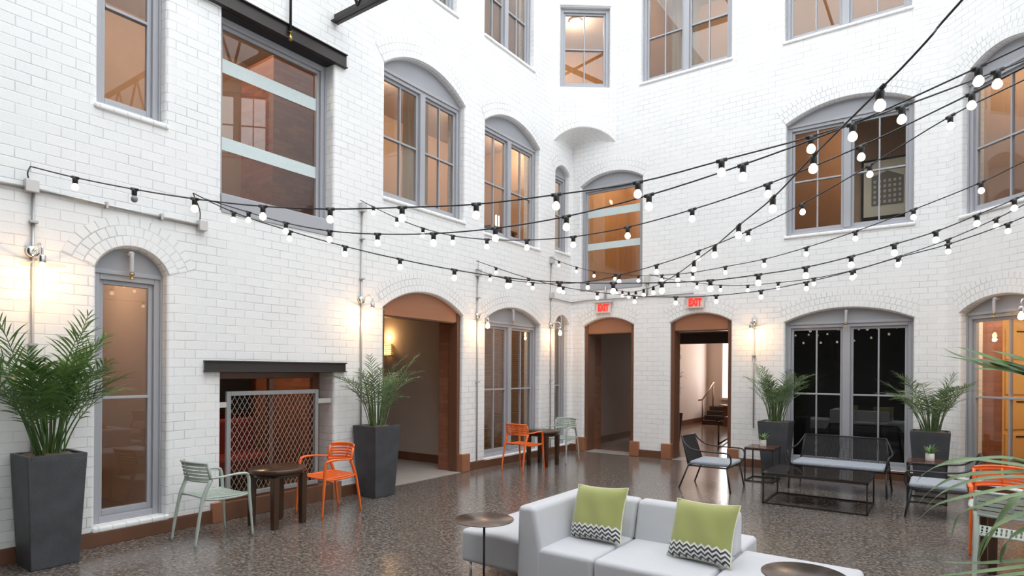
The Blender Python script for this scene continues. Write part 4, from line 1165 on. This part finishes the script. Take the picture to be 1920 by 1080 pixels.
l2 = lounge(.61, 'black metal two seat bench with woven back before the black window', 'bench', 'lounge_loveseat')
l2.location = (-1.24, 10.0, 0); l2.rotation_euler = (0, 0, pi - .03)

def frame_table(name, x0, x1, y0, y1, h, top_m, lab, cat, th=.022, glass=False):
    cx, cy_ = (x0 + x1) / 2, (y0 + y1) / 2; o = empty(name, (cx, cy_, 0)); w_, d = (x1 - x0) / 2, (y1 - y0) / 2; r = .009
    f = MB()
    for sx in (-1, 1):
        for sy in (-1, 1): f.box(sx * (w_ - r) - r, sx * (w_ - r) + r, sy * (d - r) - r, sy * (d - r) + r, 0, h)
    for z in (r, h - r):
        for s in (-1, 1):
            f.box(-w_, w_, s * (d - r) - r, s * (d - r) + r, z - r, z + r); f.box(s * (w_ - r) - r, s * (w_ - r) + r, -d, d, z - r, z + r)
    f.build('frame', M_BLACK, o)
    t = MB(); t.box(-w_, w_, -d, d, h, h + th); t.build('tabletop', top_m, o, bevel=.003)
    return tag(o, lab, cat)
frame_table('coffee_table', -1.93, -.74, 8.35, 9.20, .385, mat('dark_glossy_top', (.030, .022, .018), .08, coat=.6), 'low rectangular table with thin black frame before the woven bench', 'coffee table')
frame_table('side_table', -2.56, -2.13, 9.90, 10.40, .51, mat('brown_top', (.10, .045, .03), .2, var=.3, vscale=8, stretch=(1, 6, 1)), 'small black framed side table left of the woven bench', 'side table')
frame_table('side_table', -.41, .03, 9.62, 10.12, .51, MATS['brown_top'], 'small black framed side table right of the woven bench', 'side table')
def small_plant(x, y, z, seed, lab):
    o = empty('potted_plant', (x, y, z)); r = .047
    m = MB(); m.lathe([(r, 0), (r + .004, .005), (r + .004, .105), (r - .004, .105), (r - .006, .09)], 20); m.build('pot', M_WHITEPOT, o)
    rng = random.Random(seed); f = MB()
    for k in range(26):
        a = k * 2.4 + rng.uniform(-.2, .2); L = rng.uniform(.11, .19); ln = rng.uniform(.35, 1.15); p = Vector((0, 0, .09)); d = Vector((cos(a), sin(a), 0)); sd = Vector((-sin(a), cos(a), 0)); v = []
        for j in range(6):
            t = j / 5; w_ = .011 * (sin(pi * (.12 + .86 * t)) + .05); v += [p - sd * w_, p + sd * w_]
            th = ln + t * t * .9; p = p + (d * sin(th) + Vector((0, 0, cos(th)))) * L / 5
        f.add(v, [(2 * j, 2 * j + 1, 2 * j + 3, 2 * j + 2) for j in range(5)], smooth=True)
    f.build('foliage', leaf_mat('small_leaf', (.10, .22, .06), (.32, .45, .18)) if 'small_leaf' not in MATS else MATS['small_leaf'], o)
    return tag(o, lab, 'potted plant')
small_plant(-2.34, 10.14, .532, 2, 'small green plant in a white pot on the left side table')
small_plant(-.16, 9.86, .532, 9, 'small green plant in a white pot on the right side table')

# ------------------------------------------------------------------ sofa modules
ZS = .42
def sofa_legs(o, x0, x1, y0, y1):
    for x in (x0 + .06, x1 - .06):
        for y in (y0 + .06, y1 - .06):
            l = MB(); l.tube([(x, y, 0), (x, y, .17)], .011, 8); l.build('leg', M_CHROME, o)
def slab(x0, x1, y0, y1, z0, z1, name, o, bev=.035):
    m = MB(); m.box(x0, x1, y0, y1, z0, z1); b = m.build(name, M_SOFA, o, bevel=bev, seg=5, wn=True); return b
def sofa_module(name, x0, x1, y0, y1, lab, back=None, arm=False):
    cx, cy_ = (x0 + x1) / 2, (y0 + y1) / 2; o = empty(name, (cx, cy_, 0)); w_, d = (x1 - x0) / 2 - .002, (y1 - y0) / 2 - .002
    slab(-w_, w_, -d, d, .16, ZS, 'seat', o)
    if back:
        t0, t1, hb = back
        m = MB(); m.prism([(0, 0)] * 0 or [(0, 0), (1, 0), (1, 1)], 0, 0) if False else None
        vs = []
        x_a = -w_ + (arm and .0 or 0)
        P = [(d - t0, ZS - .03), (d, ZS - .03), (d, hb), (d - t1, hb)]
        vs = [(x_a, p[0], p[1]) for p in P] + [(w_, p[0], p[1]) for p in P]
        m = MB(); m.add(vs, [(0, 1, 2, 3), (7, 6, 5, 4)] + [(i, i + 4, (i + 1) % 4 + 4, (i + 1) % 4) for i in range(4)])
        b = m.build('backrest', M_SOFA, o, bevel=.034, seg=5, wn=True); fix_normals(b)
    if arm:
        hb = .706
        P = [(-w_ - .004, .156), (-w_ + .215, .156), (-w_ + .215, ZS - .02), (-w_ + .15, hb), (-w_ + .01, hb)]
        vs = [(p[0], -d - .006, p[1]) for p in P] + [(p[0], d + .004, p[1]) for p in P]; n = 5
        m = MB(); m.add(vs, [tuple(range(n)), tuple(range(2 * n - 1, n - 1, -1))] + [(i, i + n, (i + 1) % n + n, (i + 1) % n) for i in range(n)])
        b = m.build('armrest', M_SOFA, o, bevel=.036, seg=5, wn=True); fix_normals(b)
    sofa_legs(o, -w_, w_, -d, d)
    return tag(o, lab, 'sofa', 'modules of the light grey sectional sofa')
sofa_module('sofa_bench_module', -3.19, -2.585, 3.78, 4.66, 'light grey backless sofa seat at the left end, partly under the thin round table')
sofa_module('sofa_arm_module', -2.58, -1.955, 3.70, 4.58, 'light grey sofa corner with high arm holding the left green pillow', back=(.22, .13, .70), arm=True)
sofa_module('sofa_back_module', -1.95, -1.19, 3.70, 4.58, 'light grey sofa seat with backrest holding the right green pillow', back=(.22, .13, .70))
sofa_module('sofa_bench_module', -1.185, -.42, 3.70, 4.58, 'light grey backless sofa seat at the right end, behind the larger round table')
sofa_module('sofa_bench_module', -1.95, -1.19, 4.585, 5.02, 'light grey sofa seat on the far side, showing only a corner behind the right pillow')

def pillow(x, y, z, rz, tilt, s, lab, roll=0.0, sq=1.0):
    o = empty('throw_pillow', (x, y, z)); o.rotation_euler = (tilt, roll, rz)
    m = bpy.data.materials.get('green_chevron')
    if not m:
        m = bpy.data.materials.new('green_chevron'); m.use_nodes = True; N, L = nodes_of(m); b = N['Principled BSDF']; b.inputs['Roughness'].default_value = .8; b.inputs['Sheen Weight'].default_value = .4
        uv = N.new('ShaderNodeUVMap'); uv.uv_map = 'UVMap'; sp = N.new('ShaderNodeSeparateXYZ'); L.new(uv.outputs[0], sp.inputs[0])
        def M_(op, a, b_=None, c=None):
            n = N.new('ShaderNodeMath'); n.operation = op
            for i, q in enumerate((a, b_, c)):
                if q is None: continue
                if isinstance(q, (int, float)): n.inputs[i].default_value = q
                else: L.new(q, n.inputs[i])
            return n.outputs[0]
        tri = M_('PINGPONG', M_('MULTIPLY', sp.outputs[0], 9.0), .5)             # 0..0.5 zigzag
        zz = M_('ADD', sp.outputs[1], M_('MULTIPLY', tri, -.105))
        stripe = M_('LESS_THAN', M_('FRACT', M_('MULTIPLY', zz, 13.5)), .5)
        low = M_('LESS_THAN', zz, .222)
        c1 = N.new('ShaderNodeMix'); c1.data_type = 'RGBA'; c1.inputs[6].default_value = (.75, .74, .70, 1); c1.inputs[7].default_value = (.035, .035, .045, 1); L.new(stripe, c1.inputs[0])
        c2 = N.new('ShaderNodeMix'); c2.data_type = 'RGBA'; c2.inputs[6].default_value = (.32, .335, .105, 1); L.new(c1.outputs[2], c2.inputs[7]); L.new(low, c2.inputs[0])
        L.new(c2.outputs[2], b.inputs['Base Color'])
        nz = N.new('ShaderNodeTexNoise'); nz.inputs['Scale'].default_value = 400; bp = N.new('ShaderNodeBump'); bp.inputs['Strength'].default_value = .2; bp.inputs['Distance'].default_value = .002; L.new(nz.outputs[0], bp.inputs['Height']); L.new(bp.outputs[0], b.inputs['Normal'])
    G = 18; mb = MB(); rng = random.Random(int(x * 100))
    def P(i, j, sg):
        u, v = -1 + 2 * i / G, -1 + 2 * j / G
        e = (1 - u ** 4) * (1 - v ** 4)
        pin = 1 - .075 * (1 - u * u) * (abs(v) ** 6) ; pin2 = 1 - .075 * (1 - v * v) * (abs(u) ** 6)
        th = .088 * max(e, 0) ** .6
        wr = .006 * sin(7 * u + 3 * v) * e
        return (u * s * pin2, sg * (th + wr) , (s + v * s * pin) * sq)
    for sg in (-1, 1):
        vs = [P(i, j, sg) for i in range(G + 1) for j in range(G + 1)]
        fs = []; uvs = []
        for i in range(G):
            for j in range(G):
                f = [i * (G + 1) + j, (i + 1) * (G + 1) + j, (i + 1) * (G + 1) + j + 1, i * (G + 1) + j + 1]
                q = [(i / G, j / G), ((i + 1) / G, j / G), ((i + 1) / G, (j + 1) / G), (i / G, (j + 1) / G)]
                if sg > 0: f.reverse(); q.reverse()
                fs.append(tuple(f)); uvs.append(q)
        mb.add(vs, fs, uvs, smooth=True)
    mb.build('pillow_cover', m, o)
    pp = MB(); ring = [P(i, 0, 0) for i in range(G + 1)] + [P(G, j, 0) for j in range(1, G + 1)] + [P(i, G, 0) for i in range(G - 1, -1, -1)] + [P(0, j, 0) for j in range(G - 1, -1, -1)]
    ring = [(a, 0, c) for a, b_, c in ring]
    pp.tube(ring, .0045, 6, cap=False); pp.build('piping', mat('cream_piping', (.72, .72, .55), .7), o)
    return tag(o, lab, 'pillow', 'lime green pillows with zigzag bottoms')
pillow(-2.145, 4.10, ZS + .005, radians(-4), radians(-22), .222, 'lime green pillow with black and white zigzag hem leaning beside the sofa arm', radians(-3), .94)
pillow(-1.35, 4.06, ZS + .005, radians(-10), radians(-25), .235, 'lime green pillow with zigzag hem at the right end of the sofa back', radians(-2.5), .88)

def disc_table(x, y, z, r, lab):
    o = empty('disc_side_table', (x, y, 0))
    m = MB(); m.lathe([(r - .003, z - .006), (r, z - .004), (r, z), (r - .003, z + .002)], 48); m.build('tabletop', M_BRONZE, o)
    m = MB(); m.tube([(0, 0, .006), (0, 0, z - .006)], .009, 10); m.build('pole', M_BLACK, o)
    m = MB(); m.lathe([(r * .75, 0), (r * .75, .006), (.02, .010)], 36); m.build('base', M_BLACK, o)
    return tag(o, lab, 'side table')
p = at_z(908, 973.5, .59); disc_table(p.x, p.y, .59, .222, 'thin round bronze side table in front of the left end of the sofa')
p = at_z(1508, 1077, .59); disc_table(p.x, p.y, .59, .222, 'thin round bronze side table cut by the bottom edge, right end of sofa')

# ------------------------------------------------------------------ things seen inside the rooms
# wall lamp in the first passage
o = empty('passage_lamp', M=ML @ Matrix.Translation((8.28, 2.24, 1.98)))
m = MB()
for i in range(7): m.box(-.17, -.01, -.11, .11, i * .035, i * .035 + .010)
m.build('louvre', M_WOOD, o)
m = MB(); m.box(-.12, -.03, -.08, .08, .0, .23); m.build('diffuser', emit_mat('amber_glow', (1.0, .55, .12), 5.0), o)
l = bpy.data.lights.new('passage_glow', 'POINT'); l.energy = 7; l.color = (1, .6, .25); l.shadow_soft_size = .05
lo = bpy.data.objects.new('passage_glow', l); COL.objects.link(lo); lo.location = (-.12, 0, .36); lo.parent = o
tag(o, 'amber louvred wall lamp inside the first doorway', 'wall lamp')
# framed building picture in the upper window
o = empty('framed_picture', M=MBK @ Matrix.Translation((-.82, 1.0, 4.42)))
m = MB(); m.box(-.42, .42, 0, .03, 0, 1.05); m.build('picture_frame', M_BLACK, o, bevel=.004)
m = MB(); m.box(-.38, .38, -.004, 0, .04, 1.01); m.build('mount', mat('cream_mount', (.85, .78, .62), .7), o)
m = MB(); m.add([(-.26, -.008, .22), (.22, -.008, .22), (.22, -.008, .70), (-.02, -.008, .82), (-.26, -.008, .74)], [(0, 1, 2, 3, 4)]); m.build('printed_building', mat('grey_print', (.25, .23, .2), .7), o)
m = MB()
for i in range(6):
    for j in range(5): m.box(-.23 + i * .075, -.19 + i * .075, -.011, -.009, .26 + j * .09, .31 + j * .09)
m.build('printed_windows', mat('cream_print', (.7, .62, .5), .7), o)
tag(o, 'black framed print of an office building behind the upper arched window', 'picture')
m = MB(); m.box(-3.2, 0, .98 + .35, 1.4 + .0, 3.3, 6.8); 
struct(MB().box(-1.5, .0, 1.04, 1.10, 3.3, 6.8).build('wall_picture', M_OCHRE, M=MBK))
# lobby: steps, railings, tall window, potted tree
st = MB(); sp_ = at_z(1315.5, 795.6)
for i in range(4): st.box(sp_.x, -4.0, sp_.y + .26 * i, 21.38, .14 * i, .14 * (i + 1))
st.build('x', M_WOODT) if False else None
so = tag(st.build('lobby_steps', mat('dark_step', (.05, .028, .022), .35), bevel=.01), 'dark wooden steps seen through the right doorway', 'stairs')
q = MB(); q.box(sp_.x + .75, -4.0, sp_.y - .25, sp_.y - .15, 0, .62); q.build('side_panel', mat('red_brown_panel', (.16, .07, .045), .4), so)
q = MB(); q.box(sp_.x + .65, -4.0, sp_.y - .3, sp_.y - .1, .62, .67); q.build('panel_cap', M_WOODH, so)
def rail(name, P, posts, lab):
    P = [Vector(p) for p in P]; o = empty(name, P[0]); p0 = P[0]
    m = MB(); m.tube([p - p0 for p in P], .024, 8); m.build('handrail', mat('bronze_rail', (.22, .12, .08), .25, metal=.6), o)
    for a, b in posts: m = MB(); m.tube([Vector(a) - p0, Vector(b) - p0], .02, 8); m.build('post', MATS['bronze_rail'], o)
    return tag(o, lab, 'handrail')
x0, y0 = sp_.x + .02, sp_.y
rail('stair_railing', [(x0 - .12, y0 - .05, .78), (x0, y0, .80), (x0 + .08, y0 + .85, 1.35), (x0 + .08, y0 + 1.0, 1.35)], [((x0, y0, 0), (x0, y0, .8)), ((x0 + .08, y0 + .85, .5), (x0 + .08, y0 + .85, 1.35))], 'bronze handrail left of the lobby steps')
g0 = at_z(1347, 838); gd = (at_z(1367, 825) - g0)
rail('lobby_railing', [g0 + Vector((-.05, 0, .58)), g0 + gd * 2.2 + Vector((0, 0, .58))], [(g0, g0 + Vector((0, 0, .58))), (g0 + Vector((0, 0, .06)), g0 + gd * 2.2 + Vector((0, 0, .06)))], 'bronze guard rail at the right side of the lobby doorway')
wn = MB(); wn.box(-6.25, -5.3, 21.34, 21.40, .82, 3.2); o = struct(wn.build('window_28', emit_mat('daylit_pane', (1, .97, .95), 3.0)))
g = MB(); g.box(-6.33, -6.25, 21.30, 21.40, .75, 3.3); g.box(-6.25, -5.3, 21.30, 21.4, .74, .82); g.build('window_frame', M_CREAM, o)
for (lx, ly, lz, rz, sx, sy, e) in ((-5.6, 21.2, 2.0, -pi / 2, 1.2, 2.2, 90),):
    la = bpy.data.lights.new('hall_daylight', 'AREA'); la.energy = e * .5; la.size = sx; la.size_y = sy; la.shape = 'RECTANGLE'; la.color = (1, .93, .89)
    lo = bpy.data.objects.new('hall_daylight', la); COL.objects.link(lo); lo.matrix_world = Matrix.Translation((lx, ly, lz)) @ Matrix.Rotation(rz, 4, 'X'); lo.parent = None
# dracaena at the left of the lobby
o = empty('lobby_plant', M=Matrix.Translation((-5.12, 13.65, 0)))
m = MB(); m.frustum(0, 0, 0, .75, .11, .17); m.build('planter', M_PLANTER, o, bevel=.006)
rng = random.Random(8); f = MB()
for kx in range(3):
    cz = 1.1 + kx * .42
    for k in range(26):
        a = rng.uniform(0, 6.28); L = rng.uniform(.25, .42); ln = rng.uniform(.5, 1.4); p = Vector((0, 0, cz + rng.uniform(-.1, .15))); d = Vector((cos(a), sin(a), 0)); sd = Vector((-sin(a), cos(a), 0)); v = []
        for j in range(5):
            t = j / 4; w_ = .018 * (sin(pi * (.15 + .84 * t))); v += [p - sd * w_, p + sd * w_]; th = ln + t * t * 1.0; p = p + (d * sin(th) + Vector((0, 0, cos(th)))) * L / 4
        f.add(v, [(2 * j, 2 * j + 1, 2 * j + 3, 2 * j + 2) for j in range(4)])
f.build('foliage', M_LEAFD, o)
m = MB(); m.tube([(0, 0, .7), (0, 0, 2.0)], .018, 6); m.build('stem', M_STEM, o)
tag(o, 'dark leaved plant in a tall pot inside the right doorway', 'potted plant')
# lounge things behind the wire screen
MG = ML
o = empty('sofa', M=MG @ Matrix.Translation((4.75, 1.5, 0)))
M_RED = mat('red_leather', (.20, .03, .02), .45)
m = MB(); m.box(-.6, .6, 0, .7, .2, .45); m.build('seat', M_RED, o, bevel=.04); m = MB(); m.box(-.6, .6, .55, .75, .4, .95); m.build('backrest', M_RED, o, bevel=.04)
m = MB(); m.box(-.62, .62, .02, .72, .0, .2); m.build('base', M_WOODT, o)
tag(o, 'dark red seat in the brick room behind the wire screen', 'sofa')
o = empty('wall_artwork', M=MG @ Matrix.Translation((5.15, 2.9, 1.0)))
m = MB(); m.add([(-.5, 0, 0), (.6, 0, 0), (.7, 0, .9), (-.2, 0, 1.0), (-.55, 0, .6), (-.5, .05, 0), (.6, .05, 0), (.7, .05, .9), (-.2, .05, 1.0), (-.55, .05, .6)], [(0, 1, 2, 3, 4), (9, 8, 7, 6, 5)] + [(i, i + 5, (i + 1) % 5 + 5, (i + 1) % 5) for i in range(5)])
m.build('panel', M_DARKIN, o); tag(o, 'black angular wall panel in the room behind the wire screen', 'artwork')
m = MB(); m.box(3.9, 4.45, 2.4, 2.5, 0, 2.4); o = m.build('closet_door', M_TAN, M=MG)
m = MB(); m.box(4.45, 4.52, 2.36, 2.5, 0, 2.45); m.build('door_jamb', M_HONEY, o)
tag(o, 'tan door in the room behind the wire screen', 'door')
# library joinery and leather sofa behind the far right window
MQ = MR @ Matrix.Translation((-1.12, .9, 0)) @ Matrix.Rotation(pi / 2, 4, 'Z')     # x runs into the room, -y faces the window
m = MB(); m.box(0, 2.0, -.22, 0, 0, 2.6); o = m.build('wall_cabinet', MATS['yellow_joinery'], M=MQ)
for i in range(4):
    for j in range(2):
        q = MB(); q.box(.05 + j * .98, .95 + j * .98, -.25, -.22, .15 + i * .6, .68 + i * .6); dr = q.build('drawer', MATS['yellow_joinery'], o, bevel=.01)
        q = MB(); q.box(.25 + j * .98, .75 + j * .98, -.27, -.25, .62 + i * .6, .64 + i * .6); q.build('handle', M_BLACK, dr)
tag(o, 'yellow lit panelled cabinet behind the far right window', 'cabinet')
o = empty('leather_sofa', M=MR @ Matrix.Translation((1.3, 1.2, 0)))
m = MB(); m.box(-.8, .8, -.35, .35, .1, .45); m.build('seat', M_WOODT, o, bevel=.05); m = MB(); m.box(-.8, .8, -.4, -.22, .1, .85); m.build('backrest', M_WOODT, o, bevel=.06)
tag(o, 'dark brown leather sofa behind the far right window', 'sofa')
# curtains behind upper windows
def curtain(M, u0, u1, z0, z1, d, lab):
    m = MB(); n = int((u1 - u0) / .03) ; v = []
    for i in range(n + 1):
        u = u0 + (u1 - u0) * i / n; dd = d + .03 * sin(i * 1.1); v += [(u, dd, z0), (u, dd, z1)]
    m.add(v, [(2 * i, 2 * i + 2, 2 * i + 3, 2 * i + 1) for i in range(n)], smooth=True)
    return tag(m.build('curtain', mat('beige_curtain', (.42, .30, .20), .85), M=M), lab, 'curtain')
curtain(MBK, -4.60, -4.05, 7.4, 9.4, .6, 'beige curtain behind the top floor window right of the canted corner')
curtain(ML, 7.1, 7.7, 3.9, 6.4, .7, 'beige curtain behind the nearer upper arched double window')
curtain(MBK, -5.45, -5.0, 3.4, 6.0, 1.2, 'beige curtain behind the glass with frosted bands')
curtain(MR, .75, 1.3, 3.9, 6.4, .7, 'beige curtain behind the far right upper window')

# slim glowing lamp behind the farther upper double window
p = on_plane(930, 428, (XL - .62, 0, 0), (1, 0, 0)); o = empty('table_lamp', (p.x, p.y, p.z))
for dx in (0, .09):
    m = MB(); m.tube([(0, dx, 0), (0, dx, .26)], .016, 8); m.build('glass_tube', emit_mat('lamp_tube', (1, .8, .5), 3.0) if 'lamp_tube' not in MATS else MATS['lamp_tube'], o)
m = MB(); m.box(-.12, .12, -.1, .2, -.03, 0); m.build('base', M_WOODT, o)
m = MB(); m.box(-.2, .2, -.4, .5, -.06, -.03); m.box(-.15, -.1, -.35, -.3, 3.36 - p.z, -.06); m.box(.1, .15, -.35, -.3, 3.36 - p.z, -.06); m.box(-.15, -.1, .4, .45, 3.36 - p.z, -.06); m.box(.1, .15, .4, .45, 3.36 - p.z, -.06)
tt = m.build('console_table', M_WOODT, M=Matrix.Translation(p)); tag(tt, 'brown console table behind the farther upper double window', 'table')
tag(o, 'slim lamp with two glowing tubes behind the farther upper double window', 'lamp')
